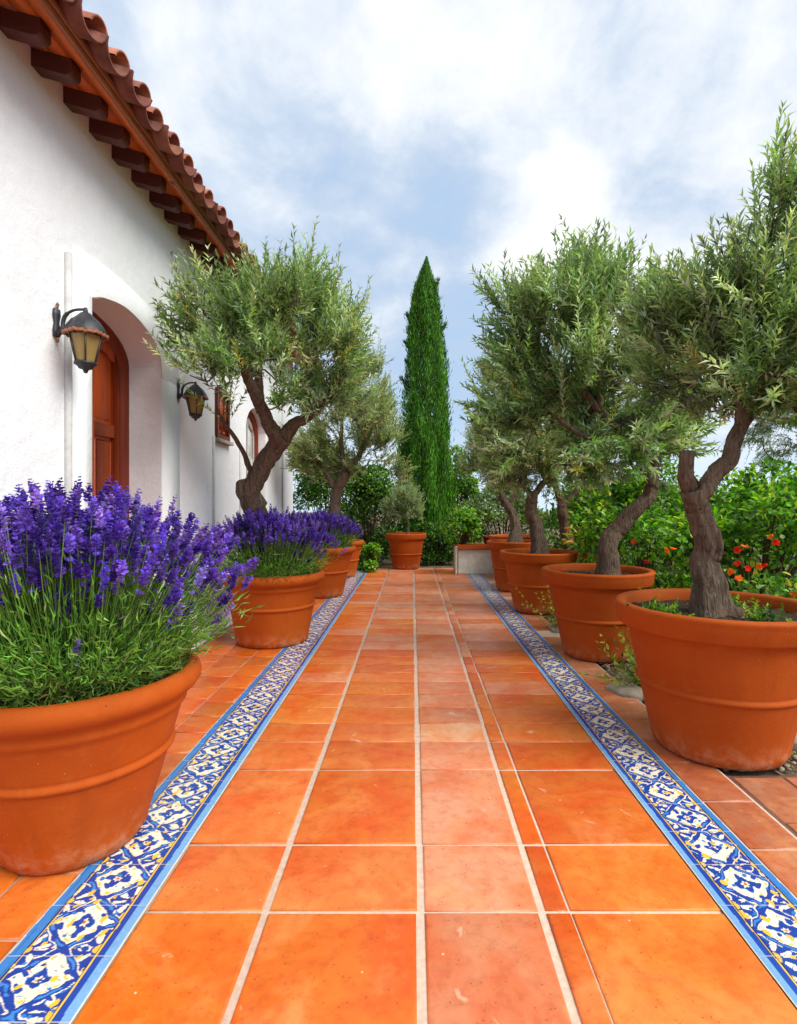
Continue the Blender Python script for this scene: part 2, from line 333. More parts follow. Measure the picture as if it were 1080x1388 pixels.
def shrub(name,label,base,rad,n,pal,leaf=.06,lw=.035,seed=0,cat='shrub',nblob=26,flowers=None,group=None,ground=True,kind='broad',blobr=.34,mat='leaf'):
    rg=np.random.default_rng(seed); root=thing(name,label,cat,base,0,group); rad=np.array(rad,float)
    d=unit(rg.normal(size=(nblob,3))); d[:,2]=np.abs(d[:,2])*1.1-.25; c=d*rad*rg.uniform(.45,.85,(nblob,1))+np.array([0,0,rad[2]*.95])
    c[:,2]=np.clip(c[:,2],.12,None); lo=rg.random(nblob)<(.3 if base[2]==0 else 0); c[lo,2]=rg.uniform(.12,.4,lo.sum())*rad[2]; br=rad.mean()*blobr*rg.uniform(.7,1.35,nblob); k=rg.integers(0,nblob,n)
    dd=unit(rg.normal(size=(n,3))); dd[:,2]=np.where(rg.random(n)<.6,np.abs(dd[:,2]),dd[:,2])
    Pn=c[k]+dd*br[k][:,None]*(rg.uniform(.3,1.08,(n,1))**.5)*np.array([1,1,.9]); Pn[:,2]=np.abs(Pn[:,2])
    D=dd*.6+rg.normal(0,.6,(n,3))+np.array([0,0,.15]); N=dd*.5+np.array([0,0,.9])+rg.normal(0,.4,(n,3))
    col=pick_cols(rg,n,pal)*(rg.uniform(.7,1.3,nblob)[k][:,None])
    lv=MB(); leaf_mesh(lv,Pn,D,N,leaf*rg.uniform(.6,1.25,n),lw*rg.uniform(.8,1.2,n),np.clip(col,.004,1),kind)
    st=MB()
    for q in c: st.tube(spline([np.array([q[0]*.15,q[1]*.15,0.]),np.array([q[0]*.5,q[1]*.5,q[2]*.55]),q],4),np.linspace(.016,.006,9),5,cap=False)
    st.build('stem',M['barkdark'],root,True); lv.build('foliage',M[mat],root)
    if flowers:
        for (nf,fc,fs,fun) in flowers:
            for i in range(nf):
                j=rg.integers(0,nblob); v=unit(rg.normal(size=3)+np.array([-.4,-1.0,.4])); p=c[j]+v*br[j]*1.05
                if fun: p=np.array(fun[i%len(fun)])-np.array(base) if i<len(fun) else p
                fb=MB(); m=9; a=np.arange(m)*2.4; ax=unit(v+rg.normal(0,.2,3)); u=unit(np.cross(ax,(.2,.1,1.))); w=np.cross(ax,u)
                Dd=u[None]*np.cos(a)[:,None]+w[None]*np.sin(a)[:,None]+ax[None]*rg.uniform(.2,.8,(m,1))
                leaf_mesh(fb,np.tile(p,(m,1))-np.asarray(p)*0,Dd,np.tile(ax,(m,1))+rg.normal(0,.2,(m,3)),fs*rg.uniform(.8,1.2,m),fs*.8,np.clip(np.array(fc)[None]*rg.uniform(.7,1.2,(m,1)),0,1),'broad')
                fb.build('flower',M['flower'],root)
    return root

# ================================================================== SETTING
rg=np.random.default_rng(5)
def hills():
    n=90; x=np.linspace(-1,1,n); x=np.sign(x)*(np.abs(x)**2.2)*400; X,Y=np.meshgrid(x,x+20); Z=np.full(X.shape,-.035)
    d=np.hypot(X,Y); Z=Z-np.clip((d-24)/60,0,1)*5
    V=np.stack([X,Y,Z],-1).reshape(-1,3); i=np.arange(n-1)[:,None]*n+np.arange(n-1)[None]; i=i.ravel()
    structure(MB().add(V,np.stack([i,i+1,i+n+1,i+n],-1)).build('ground',M['ground'],None,True))
hills()
Y0,Y1=-1.2,12.1
g=MB(); g.box((-2.1,Y0,-.06),(1.62,Y1,-.006)); g.box((1.62,Y0,-.06),(3.2,2.86,-.0061)); structure(g.build('terrace_base',M['grout']))
# centre tiles: rows as laid on the path
rows=[1050/(y-683) for y in (1388+190,1388+52,1235,1144,1043,1005,980,958.5,941,924,911,900,890,880,869)]
rows[0]=1.03; rows=[-1.2,-.75,-.3,.15,.6]+rows
while rows[-1]<Y1-.2: rows.append(rows[-1]+.27+rg.uniform(-.02,.02))
rows[-1]=Y1
cols=[(-.915,-.518,.6),(-.492,.014,.5),(.043,.434,0),(.458,.537,.2),(.548,1.064,.7)]
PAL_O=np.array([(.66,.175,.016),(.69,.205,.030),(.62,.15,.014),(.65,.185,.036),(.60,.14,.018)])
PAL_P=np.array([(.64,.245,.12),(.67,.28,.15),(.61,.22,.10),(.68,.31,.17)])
tm=MB()
def slab(x0,y0,x1,y1,c,b=.006,t=.02):
    x0+=rg.uniform(-.003,.003);x1+=rg.uniform(-.003,.003)
    z=rg.uniform(-.0012,.0012); k=b; V=[]
    for (zz,e) in ((-t,0),(z-k*.7,0),(z-k*.2,k*.45),(z,k*1.6)):
        V+=[(x0+e,y0+e,zz),(x1-e,y0+e,zz),(x1-e,y1-e,zz),(x0+e,y1-e,zz)]
    Q=[(a*4+i,a*4+(i+1)%4,a*4+4+(i+1)%4,a*4+4+i) for a in range(3) for i in range(4)]+[(12,13,14,15)]
    tm.add(V,np.array(Q),c)
for i in range(len(rows)-1):
    a,b=rows[i],rows[i+1]
    for j,(x0,x1,pp) in enumerate(cols):
        far=min(max((a-2.5)/5,0),1); pk=rg.random()<(.95 if pp==0 else .02+.75*far*(1 if j else .5))  # pale pink of middle column and far rows: sky sheen put into colour
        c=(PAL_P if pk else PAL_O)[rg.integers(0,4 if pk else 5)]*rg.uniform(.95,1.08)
        if j==2 and abs((a+b)/2-3.4)<.1: c=np.array((.78,.42,.22))
        if j==2 and abs((a+b)/2-6.2)<.13: c=np.array((.78,.42,.22))
        gp=.0075 if (a<3 and j!=2) else .004
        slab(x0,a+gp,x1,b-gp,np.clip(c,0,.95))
for (xs,yend,pal) in ((( -1.262,-1.475,-1.74,-2.09),Y1,PAL_O),((1.366,1.615),Y1,PAL_P*.8),((1.63,1.9,2.17,2.44,2.7,3.0),2.84,PAL_P*.72)):
    for k in range(len(xs)-1):
        x0,x1=sorted((xs[k],xs[k+1])); y=-1.2+rg.uniform(-.1,.1)
        while y<yend-.05:
            L=rg.uniform(.25,.31) if y>3 else rg.uniform(.3,.42); e=min(y+L,yend)
            c=pal[rg.integers(0,4)]*rg.uniform(.7,1.02)
            if x0>1 and y>3.6 and rg.random()<.12: c=None
            if c is not None: slab(x0+.005,y+.006,x1-.006,e-.004,np.clip(c,0,.9))
            y=e
structure(tm.build('floor_tiles',M['tile'],None,False))

# painted majolica border bands: glaze colours computed on the tile face itself
def border(xin, xout, side):
    w=abs(xout-xin); mb=MB()
    ys=np.concatenate([np.arange(Y0,1.2,.012),np.arange(1.2,4.2,.0028),np.arange(4.2,7,.006),np.arange(7,Y1,.012)])
    us=np.linspace(0,1,112); Yg,Ug=np.meshgrid(ys,us,indexing='ij')
    s=Ug*w; per=.217
    r=np.random.default_rng(9 if side<0 else 10)
    def nz(x,y,f,sd):
        q=np.random.default_rng(sd); o=0
        for k in range(7):
            a=q.uniform(0,6.3); ff=f*q.uniform(.6,1.7); o=o+np.sin((x*math.cos(a)+y*math.sin(a))*ff+q.uniform(0,6.3))
        return o/3.2
    wx=.006*nz(s,Yg,70,1); wy=.007*nz(s,Yg,60,2)
    S=s+wx*.15; 
    a0,a1,a2,a3=.034,.054,.064,w-.046   # light blue, dark blue, yellow line, pattern, outer blue
    if side>0: a0,a1,a2,a3=.026,.044,.053,w-.036
    pw=a3-a2; v=(S-a2)/pw*2-1; u=((Yg+wy+ (0.03 if side>0 else 0))/per)%1*2-1     # pattern cell
    cell=np.floor((Yg+wy+(0.03 if side>0 else 0))/per); hs=np.sin(cell*12.9898+side)*43758.5; hs=hs-np.floor(hs)
    CR=np.array((.86,.78,.60)); BL=np.array((.006,.055,.31)); DB=np.array((.004,.02,.12)); YE=np.array((.80,.50,.05)); MB_=np.array((.03,.19,.50)); LB=np.array((.17,.38,.66))
    C=np.ones(Yg.shape+(3,))*CR*(1+.06*nz(s,Yg,40,4))[...,None]
    def put(m,c): C[m]=c
    au,av=np.abs(u),np.abs(v); vv=v+.0*u
    q=au+av+.05*nz(s,Yg,120,5)
    ang=np.arctan2(v*pw,u*per); rr=np.hypot(u*per,v*pw)/(.5*pw)
    fl=.52+.16*hs+(.12+.12*hs)*np.cos(4*ang+(hs-.5)*1.6+.6*np.sin(cell*2.1))+.06*nz(s,Yg,260,6)
    # corner leaves
    cu=1-au; cv=1-av; ra=np.hypot(cu*per*.5,cv*pw*.5)/(.5*pw); an=np.arctan2(cv*pw,cu*per)
    lf=.80+.16*np.cos(7*an+cell*1.3)+.07*nz(s,Yg,230,7)
    put((q>1.0)&(ra<lf+.08),YE*np.array((1,.95,.9))); put((q>1.0)&(ra<lf),BL); pet=np.abs(np.cos(3.5*an+cell))*.62; put((q>1)&(ra>.22)&(ra<pet)&(np.abs(np.sin(3.5*an+cell))<.62),CR); put((q>1)&(ra<.16),YE)
    put((q>1)&(q<1.3)&(nz(s,Yg,160,12)>.55),MB_)
    # inner flower
    put((rr<fl+.05)&(q<.9),MB_); put((rr<fl)&(q<.9),BL); put((rr<.24+.07*np.cos(6*ang+1)),CR); put(rr<.10,np.array((.45,.14,.05))); put((rr>.1)&(rr<.14),YE)
    put((q<.86)&(q>.70)&(nz(s,Yg,170,13)>.5),YE)
    # lattice lines and scattered brush strokes
    put(np.abs(q-1)<.19,CR); put(np.abs(q-1)<.135,BL); put((np.abs(q-1)<.05)&(nz(s,Yg,60,33)>0),MB_*1.2)
    st=nz(s,Yg*.8,120,8); put((st>.75)&(np.abs(q-1)>.1),BL*1.1); put((st<-1.25),MB_); put((np.abs(nz(s,Yg,60,14))<.028),DB*2)
    put((nz(s,Yg,80,15)>.98),YE)
    # edges
    put(S<a2,YE*np.array((1,1.05,1.6))); put(np.abs(S-a2)<.0022,DB); put(np.abs(S-a1)<.002,DB)
    put(S<a1,BL*1.15); put(S<a0,LB); m=(S<a0)&(nz(s,Yg,330,16)>1.1); put(m,LB*1.25)
    put(S>a3,MB_*1.1); put((S>a3)&(nz(s*4,Yg*.4,90,17)>.6),MB_*.8); put(np.abs(S-a3)<.0025,DB*.6); put(np.abs(S-(a3-.006))<.0022,YE*.9)
    put(S>w-.006,CR*.8); put(S<.004,CR*.8)
    jt=(Yg/.217+.13)%1; put((jt<.010),np.array((.50,.47,.42))); C*=(1-.07*nz(s,Yg,9,41)*(nz(s,Yg,9,41)>0))[...,None]
    C=np.clip(C*r.uniform(.97,1.03,C.shape[:1]+(1,1)),0,1)
    X=xin+side*s; Z=.0022+.0016*np.clip(np.minimum(s,w-s)/.006,0,1)+.0004*nz(s,Yg,50,3)
    V=np.stack([X,Yg,Z],-1).reshape(-1,3); n=len(us)
    i=(np.arange(len(ys)-1)[:,None]*n+np.arange(n-1)[None]).ravel()
    Q=np.stack([i,i+1,i+n+1,i+n],-1); Q=Q if side>0 else Q[:,::-1]
    mb.add(V,Q,C.reshape(-1,3)); structure(mb.build('tiled_border',M['glaze'],None,True))
border(-.919,-1.257,-1); border(1.066,1.362,1)

# ================================================================== HOUSE
WX=-2.1
house=thing('house','white stuccoed villa with a clay tiled roof, dark rafters and an arched doorway','house',(0,0,0))
prof=[(3.62,2.75),(3.67,2.763),(3.76,2.80),(3.86,2.826),(3.96,2.838),(4.06,2.835),(4.16,2.822),(4.27,2.80),(4.37,2.772),(4.46,2.735),(4.53,2.695),(4.58,2.65),(4.615,2.60),(4.63,2.54)]
prof2=[(6.98,2.35)]+[(7.44-.46*math.cos(a),2.35+.33*math.sin(a)) for a in np.linspace(.15,math.pi-.15,11)]+[(7.9,2.35)]
win=[(5.88,2.60),(6.0,2.66),(6.1,2.67),(6.2,2.66),(6.28,2.60)]
ZT=3.93; YE0,YE1=-1.5,9.72
w=MB()
def wq(a,b,c,d): w.add([a,b,c,d],np.array([(0,1,2,3)]))
def opening(pr,t,zb):
    # arch profile pr of (y,z), recess depth t, bottom zb
    y0,y1=pr[0][0],pr[-1][0]
    for (a,za),(b,zb_) in zip(pr[:-1],pr[1:]):
        wq((WX,a,za),(WX,b,zb_),(WX,b,ZT),(WX,a,ZT)); wq((WX,a,za),(WX-t,a,za),(WX-t,b,zb_),(WX,b,zb_))
    wq((WX,y0,zb),(WX-t,y0,zb),(WX-t,y0,pr[0][1]),(WX,y0,pr[0][1])); wq((WX,y1,zb),(WX,y1,pr[-1][1]),(WX-t,y1,pr[-1][1]),(WX-t,y1,zb))
    if zb>0:
        wq((WX,y0,0),(WX,y1,0),(WX,y1,zb),(WX,y0,zb)); 
    wq((WX,y0,zb),(WX,y1,zb),(WX-t,y1,zb),(WX-t,y0,zb))
    # back of the recess behind the joinery
    wq((WX-t-.06,y0-.1,zb-.02),(WX-t-.06,y1+.1,zb-.02),(WX-t-.06,y1+.1,2.9),(WX-t-.06,y0-.1,2.9))
def panel(ya,yb): wq((WX,ya,0),(WX,yb,0),(WX,yb,ZT),(WX,ya,ZT))
panel(YE0,3.62); opening(prof,.30,.0); panel(4.63,5.88); opening(win,.08,2.12); panel(6.28,6.98); opening(prof2,.13,0); panel(7.9,YE1)
XB=-7.4; RS=.286; XR=(XB+WX)/2; ZR=ZT+RS*(WX-XR)
wq((WX,YE1,0),(XB,YE1,0),(XB,YE1,ZT),(WX,YE1,ZT)); wq((XB,YE1,0),(XB,YE0,0),(XB,YE0,ZT),(XB,YE1,ZT)); wq((XB,YE0,0),(WX,YE0,0),(WX,YE0,ZT),(XB,YE0,ZT))
w.add([(WX,YE1,ZT),(XB,YE1,ZT),(XR,YE1,ZR)],[np.array([(0,1,2)])]); w.add([(WX,YE0,ZT),(XB,YE0,ZT),(XR,YE0,ZR)],[np.array([(0,2,1)])])
w.build('wall',M['stucco'],house)
# raised plaster surround of the main arch and cornice band under the rafters
sr=MB(); o=[(3.415,2.05),(3.415,2.98),(3.6,2.985),(3.9,3.03),(4.2,3.0),(4.5,2.90),(4.75,2.74),(4.95,2.45),(4.98,2.05)]
oo=np.array([(0,3.415,2.75),(0,3.415,2.99),(0,3.45,3.01)]+[(0,3.7+1.28*q,2.45+.57*(1-q**2.5)**.4) for q in np.linspace(0,1,30)]); ii=spline([(0,3.62,2.75)]+[(0,a,b) for a,b in prof[2::3]]+[(0,4.63,2.45)],6)
def res(c,n): 
    L=np.r_[0,np.cumsum(np.linalg.norm(np.diff(c,axis=0),axis=1))]; t=np.linspace(0,L[-1],n); return np.stack([np.interp(t,L,c[:,k]) for k in range(3)],-1)
oo=res(oo,40); ii=res(ii,40); t=.006
V=np.vstack([oo+[WX+t,0,0],ii+[WX+t,0,0],oo+[WX-.001,0,0],ii+[WX-.001,0,0]]); i=np.arange(39)
sr.add(V,[np.vstack([np.stack([i,i+1,i+41,i+40],-1),np.stack([i,i+80,i+81,i+1],-1)])])
for (ya,yb,za) in ((3.415,3.618,2.98),(4.632,4.98,2.45)):
    sr.box((WX-.002,ya,.02),(WX+t,yb,2.75 if ya<4 else 2.45))
sr.build('arch_surround',M['stucco'],house)
if 0: MB().box((WX-.01,YE0,3.735),(WX+.022,YE1+.0,3.79),bev=.008).build('cornice',M['plaster'],house)
cd=MB(); cd.tube([(WX+.014,3.355,.3),(WX+.014,3.355,2.92)],.021,12,0); cd.build('conduit',M['conduit'],house,True)
for y in (5.82,6.72,8.9): MB().tube([(WX+.01,y,.3),(WX+.01,y,2.12 if y<8 else 3.6)],.014,8,0).build('conduit',M['conduit'],house,True)
# rafters
soff=lambda x: 3.915-RS*(WX-x)*-1 if False else 3.915-RS*(x-WX)
def rafter(y):
    b=MB(); h=.100; wd=.043; x0=WX-.05; x1=WX+.225
    pts=[(x0,soff(x0)-h),(WX+.185,soff(WX+.185)-h),(WX+.208,soff(WX+.215)-h*.86),(x1,soff(x1)-h*.66),(x1,soff(x1)-.002),(x0,soff(x0)-.002)]
    n=len(pts); e=.006
    V=[(x,y-wd,z) for x,z in pts]+[(x,y+wd,z) for x,z in pts]; Fq=[(i,i+n,(i+1)%n+n,(i+1)%n) for i in range(n)]
    b.add(V,[np.array(Fq)]); 
    T=[(0,1,5),(1,4,5),(1,2,4),(2,3,4)]; b.add(V,[np.array([t for t in T]+[tuple(n+q for q in t[::-1]) for t in T])])
    return b
y=3.08-.27*6; k=0
for i in range(30):
    yy=3.08-.27*10+.2715*i+rg.uniform(-.008,.008)
    if yy<YE1-.1: rafter(yy).build('rafter',M['rafter'],house)
XO=WX+.325
sb=MB(); 
def slope_board(mb,xa,xb,zo,th,ya,yb): 
    za,zb=soff(xa)+zo,soff(xb)+zo
    V=[(xa,ya,za),(xb,ya,zb),(xb,yb,zb),(xa,yb,za),(xa,ya,za+th),(xb,ya,zb+th),(xb,yb,zb+th),(xa,yb,za+th)]
    mb.add(V,np.array([(0,3,2,1),(4,5,6,7),(0,1,5,4),(1,2,6,5),(2,3,7,6),(3,0,4,7)]))
for k in range(3): slope_board(sb,WX-.02+k*.115,WX-.02+k*.115+.112,0,.02,YE0,YE1+.25)
sb.build('soffit',M['soffit'],house)
fb=MB(); slope_board(fb,XO,XO+.032,-.035,.075,YE0,YE1+.27); slope_board(fb,XO+.033,XO+.05,-.01,.05,YE0,YE1+.27); fb.build('fascia',M['fascia'],house)
# roof deck & back slope
rf=MB()
V=[(XO,YE0-.2,soff(XO)+.045),(XO,YE1+.25,soff(XO)+.045),(XR,YE1+.25,soff(XR)+.045),(XR,YE0-.2,soff(XR)+.045),(XB-.35,YE1+.25,soff(XO)+.045),(XB-.35,YE0-.2,soff(XO)+.045)]
rf.add(V,np.array([(0,1,2,3),(3,2,4,5)])); rf.build('roof',M['roof'],house)
# barrel tiles
tl=MB(); sl=math.hypot(1,RS); ux=np.array([1,0,-RS])/sl; un=np.array([RS,0,1])/sl
def barrel(x_low,z_off,y,L,r0,r1,up,c,th=.014,seg=9):
    p=np.array([x_low,y,soff(x_low)+z_off]); a=np.linspace(0,math.pi,seg+1); rings=[]
    for (t,r) in ((0,r0),(L,r1)):
        for rr in (r,r-th):
            q=p-ux*t; s_=1 if up else -1
            rings.append(q[None]+np.cos(a)[:,None]*np.array([[0,rr,0]])+(np.sin(a)*rr*.85*s_)[:,None]*un[None])
    V=np.vstack(rings); n=seg+1; i=np.arange(seg); Q=[]
    o0,i0,o1,i1=0,n,2*n,3*n
    Q.append(np.stack([o0+i,o0+i+1,o1+i+1,o1+i],-1)); Q.append(np.stack([i0+i+1,i0+i,i1+i,i1+i+1],-1)); Q.append(np.stack([o0+i+1,o0+i,i0+i,i0+i+1],-1)); Q.append(np.stack([o1+i,o1+i+1,i1+i+1,i1+i],-1))
    tl.add(V,[np.vstack(Q)],c)
RC=np.array([(1,1,1),(.85,.75,.8),(1.15,1.1,1.0),(.75,.62,.66),(1.25,1.3,1.2)])
pit=.232
for k in range(int((YE1-YE0+.4)/pit)):
    yy=YE0-.1+k*pit
    for j in range(8):
        c=RC[rg.integers(0,5)]*rg.uniform(.85,1.1); jx=rg.uniform(-.012,.012); jz=rg.uniform(-.003,.005)
        xl=XO+.155-j*.37
        if xl-.42<XR-.1: break
        barrel(xl+jx*1.6+.01,.098+jz,yy,.44,.121,.098,False,c*(.62 if j==0 else 1))
        barrel(xl+jx-.035+rg.uniform(-.012,.012),.108+jz+rg.uniform(0,.006),yy+pit/2+rg.uniform(-.006,.006),.44,.080,.064,True,RC[rg.integers(0,5)]*rg.uniform(.85,1.1))
tl.build('roof_tiles',M['roof'],house,True)
# doors
def door(pr,t,yc,lab=None,lm='door'):
    x=WX-t; d=MB(); pr=[(a,b) for a,b in pr]
    y0,y1=pr[0][0],pr[-1][0]
    # leaf slab following the arch
    for (a,za),(b,zb) in zip(pr[:-1],pr[1:]):
        d.add([(x-.03,a,.01),(x-.03,b,.01),(x-.03,b,zb),(x-.03,a,za)],np.array([(0,1,2,3)]))
    dr=d.build('door',M[lm],house)
    if lab: dr['label']=lab
    fw=.085; f=MB(); ar=np.array([(0,y0,.01)]+[(0,a,b) for a,b in pr]+[(0,y1,.01)])
    cen=np.array([0,(y0+y1)/2,1.6]); inn=ar.copy()
    inn[:,1]=cen[1]+(ar[:,1]-cen[1])*(1-2*fw/(y1-y0)); inn[1:-1,2]=ar[1:-1,2]-fw
    n=len(ar); i=np.arange(n-1); V=np.vstack([ar+[x+.03,0,0],inn+[x+.03,0,0],inn+[x-.028,0,0]])
    f.add(V,np.vstack([np.stack([i,i+1,i+n+1,i+n],-1),np.stack([i+n,i+n+1,i+2*n+1,i+2*n],-1)])); f.build('frame',M['doorframe'],dr)
    # two leaves with raised panels
    def top(y): return np.interp(y,[p[0] for p in pr],[p[1] for p in pr])-fw-.06
    for s in (-1,1):
        ya,yb=(y0+fw+.01,yc-.006) if s<0 else (yc+.006,y1-fw-.01); st=.075
        m=MB()
        m.box((x-.028,ya,.02),(x-.002,ya+st,top(ya+st*.5)+.03),bev=.004); m.box((x-.028,yb-st,.02),(x-.002,yb,top(yb-st*.5)+.03),bev=.004)
        for z in (.02,.9,1.93): m.box((x-.028,ya+st,z),(x-.003,yb-st,z+.10),bev=.004)
        yy=np.linspace(ya+st,yb-st,7)
        for a,b in zip(yy[:-1],yy[1:]):
            za,zb=top(a),top(b); m.add([(x-.003,a,za-.05),(x-.003,b,zb-.05),(x-.003,b,zb+.07),(x-.003,a,za+.07),(x-.028,a,za-.05),(x-.028,b,zb-.05)],np.array([(0,1,2,3),(0,4,5,1)]))
        m.build('leaf',M[lm],dr)
        for (z0,z1) in ((.15,.87),(1.03,1.9),(2.06,None)):
            q=MB(); g0,g1=ya+st+.03,yb-st-.03
            if z1: q.box((x-.029,g0,z0),(x-.010,g1,z1),bev=.015)
            else:
                zt0,zt1=top(g0)-.08,top(g1)-.08
                q.add([(x-.029,g0,z0),(x-.029,g1,z0),(x-.029,g1,zt1),(x-.029,g0,zt0),(x-.012,g0+.02,z0+.02),(x-.012,g1-.02,z0+.02),(x-.012,g1-.02,zt1-.02),(x-.012,g0+.02,zt0-.02)],np.array([(4,5,6,7),(0,1,5,4),(1,2,6,5),(2,3,7,6),(3,0,4,7)]))
            q.build('panel',M[lm],dr)
    hh=MB(); hh.tube([(x,yc+.05,1.05),(x+.05,yc+.05,1.05),(x+.05,yc+.14,1.05)],.009,8); hh.build('handle',M['iron'],dr,True)
door(prof,.30,4.1,'reddish brown panelled wooden door deep in the arch'); door(prof2,.13,7.44,'pale painted door with brown frame in the far shallow arch','conduit')
ww=MB(); 
for a,b,c,d_ in ((5.875,5.93,2.1,2.64),(6.23,6.285,2.1,2.64),(5.93,6.23,2.1,2.15),(5.93,6.23,2.60,2.66)): ww.box((WX-.05,a,c),(WX+.03,b,d_),bev=.004)
wn=ww.build('window',M['doorframe'],house)
for s in (0,1):
    q=MB(); ya=5.935+s*.148
    for a,b,c,d_ in ((ya,ya+.03,2.155,2.595),(ya+.115,ya+.145,2.155,2.595),(ya+.03,ya+.115,2.155,2.2),(ya+.03,ya+.115,2.55,2.595)): q.box((WX-.035,a,c),(WX+.005,b,d_))
    for z in np.arange(2.21,2.54,.035): q.add([(WX-.02,ya+.03,z),(WX-.02,ya+.115,z),(WX,ya+.115,z+.025),(WX,ya+.03,z+.025)],np.array([(0,1,2,3)]))
    q.build('shutter',M['door'],wn)
MB().box((WX-.06,5.84,2.06),(WX+.06,6.32,2.098),bev=.006).build('sill',M['stone'],wn)

# wall lanterns
def lantern(y,zc,label,sc=1.0):
    t=thing('wall_lantern',label,'wall lamp',(WX,y,zc),0,'wall lanterns along the white wall'); cx=.205; t.scale=(sc,sc,sc)
    p=MB(); p.lathe([(0,-.10),(.03,-.09),(.034,-.05),(.022,0),(.034,.05),(.03,.09),(0,.10)],16,(0,0,0)); 
    V=p.V[0]; p.V[0]=np.stack([V[:,0]*.55+.012,V[:,1],V[:,2]+.10],-1); p.build('wall_plate',M['iron'],t,True)
    for s in (1,-1):
        q=MB(); q.lathe([(0,-.02),(.009,-.012),(.005,-.004),(.012,.004),(.006,.018),(0,.024)],10,(.018,0,.10+s*.115)); q.build('finial',M['copper'],t,True)
    a=MB(); a.tube(spline([(.02,0,.02),(.05,0,.06),(.055,0,.11),(.075,0,.155),(.13,0,.185),(cx,0,.19)],6),[.016]*8+[.013]*12+[.009]*11,10); a.tube([(cx,0,.15),(cx,0,.2)],[.02,.01],10)
    a.build('arm',M['iron'],t,True)
    d=MB(); d.lathe([(.004,.172),(.03,.165),(.05,.145),(.085,.115),(.112,.075),(.128,.04),(.132,.03),(.120,.028),(.10,.06),(0,.12)],6,(0,0,0))
    th=math.pi/6; V=d.V[0]; d.V[0]=np.stack([V[:,0]*math.cos(th)-V[:,1]*math.sin(th)+cx,V[:,0]*math.sin(th)+V[:,1]*math.cos(th),V[:,2]],-1); d.build('hood',M['iron'],t)
    r_=MB(); m=48; an=np.linspace(0,2*math.pi,m,endpoint=False); hx=.132/np.cos(((an+math.pi/6)%(math.pi/3))-math.pi/6)*.88
    z0=.028+.010*np.abs(np.sin(an*9)); V=np.vstack([np.stack([cx+np.cos(an)*hx,np.sin(an)*hx,z0],-1),np.stack([cx+np.cos(an)*(hx+.006),np.sin(an)*(hx+.006),z0-.026],-1),np.stack([cx+np.cos(an)*(hx-.012),np.sin(an)*(hx-.012),z0-.024],-1)])
    i=np.arange(m); j=(i+1)%m; r_.add(V,np.vstack([np.stack([i,j,j+m,i+m],-1)[:,::-1],np.stack([i+m,j+m,j+2*m,i+2*m],-1)[:,::-1],np.stack([i+2*m,j+2*m,j,i],-1)[:,::-1]])); r_.build('rim',M['copper'],t)
    g=MB(); g.lathe([(.105,.018),(.062,-.165)],6,(cx,0,0)); g.lathe([(.0,.017),(.104,.017)],6,(cx,0,0)); g.build('glass',M['glass'],t)
    f=MB()
    for k in range(6):
        c_,s_=math.cos(k*math.pi/3),math.sin(k*math.pi/3); f.tube([(cx+c_*.107,s_*.107,.02),(cx+c_*.064,s_*.064,-.168)],.0055,6)
        c2,s2=math.cos((k+1)*math.pi/3),math.sin((k+1)*math.pi/3); f.tube([(cx+c_*.107,s_*.107,.012),(cx+c2*.107,s2*.107,.012)],.005,6)
    f.build('frame',M['iron'],t)
    b=MB(); b.lathe([(.0,-.162),(.068,-.162),(.070,-.178),(.05,-.19),(.042,-.205),(.02,-.212),(.016,-.222),(.010,-.235),(0,-.238)],18,(cx,0,0)); b.build('base_cup',M['iron'],t,True)
lantern(3.25,2.375,'black iron lantern with amber glass on the wall left of the arched door',.88)
lantern(4.94,2.33,'smaller looking black iron lantern on the wall between the arched door and the olive tree',.80)

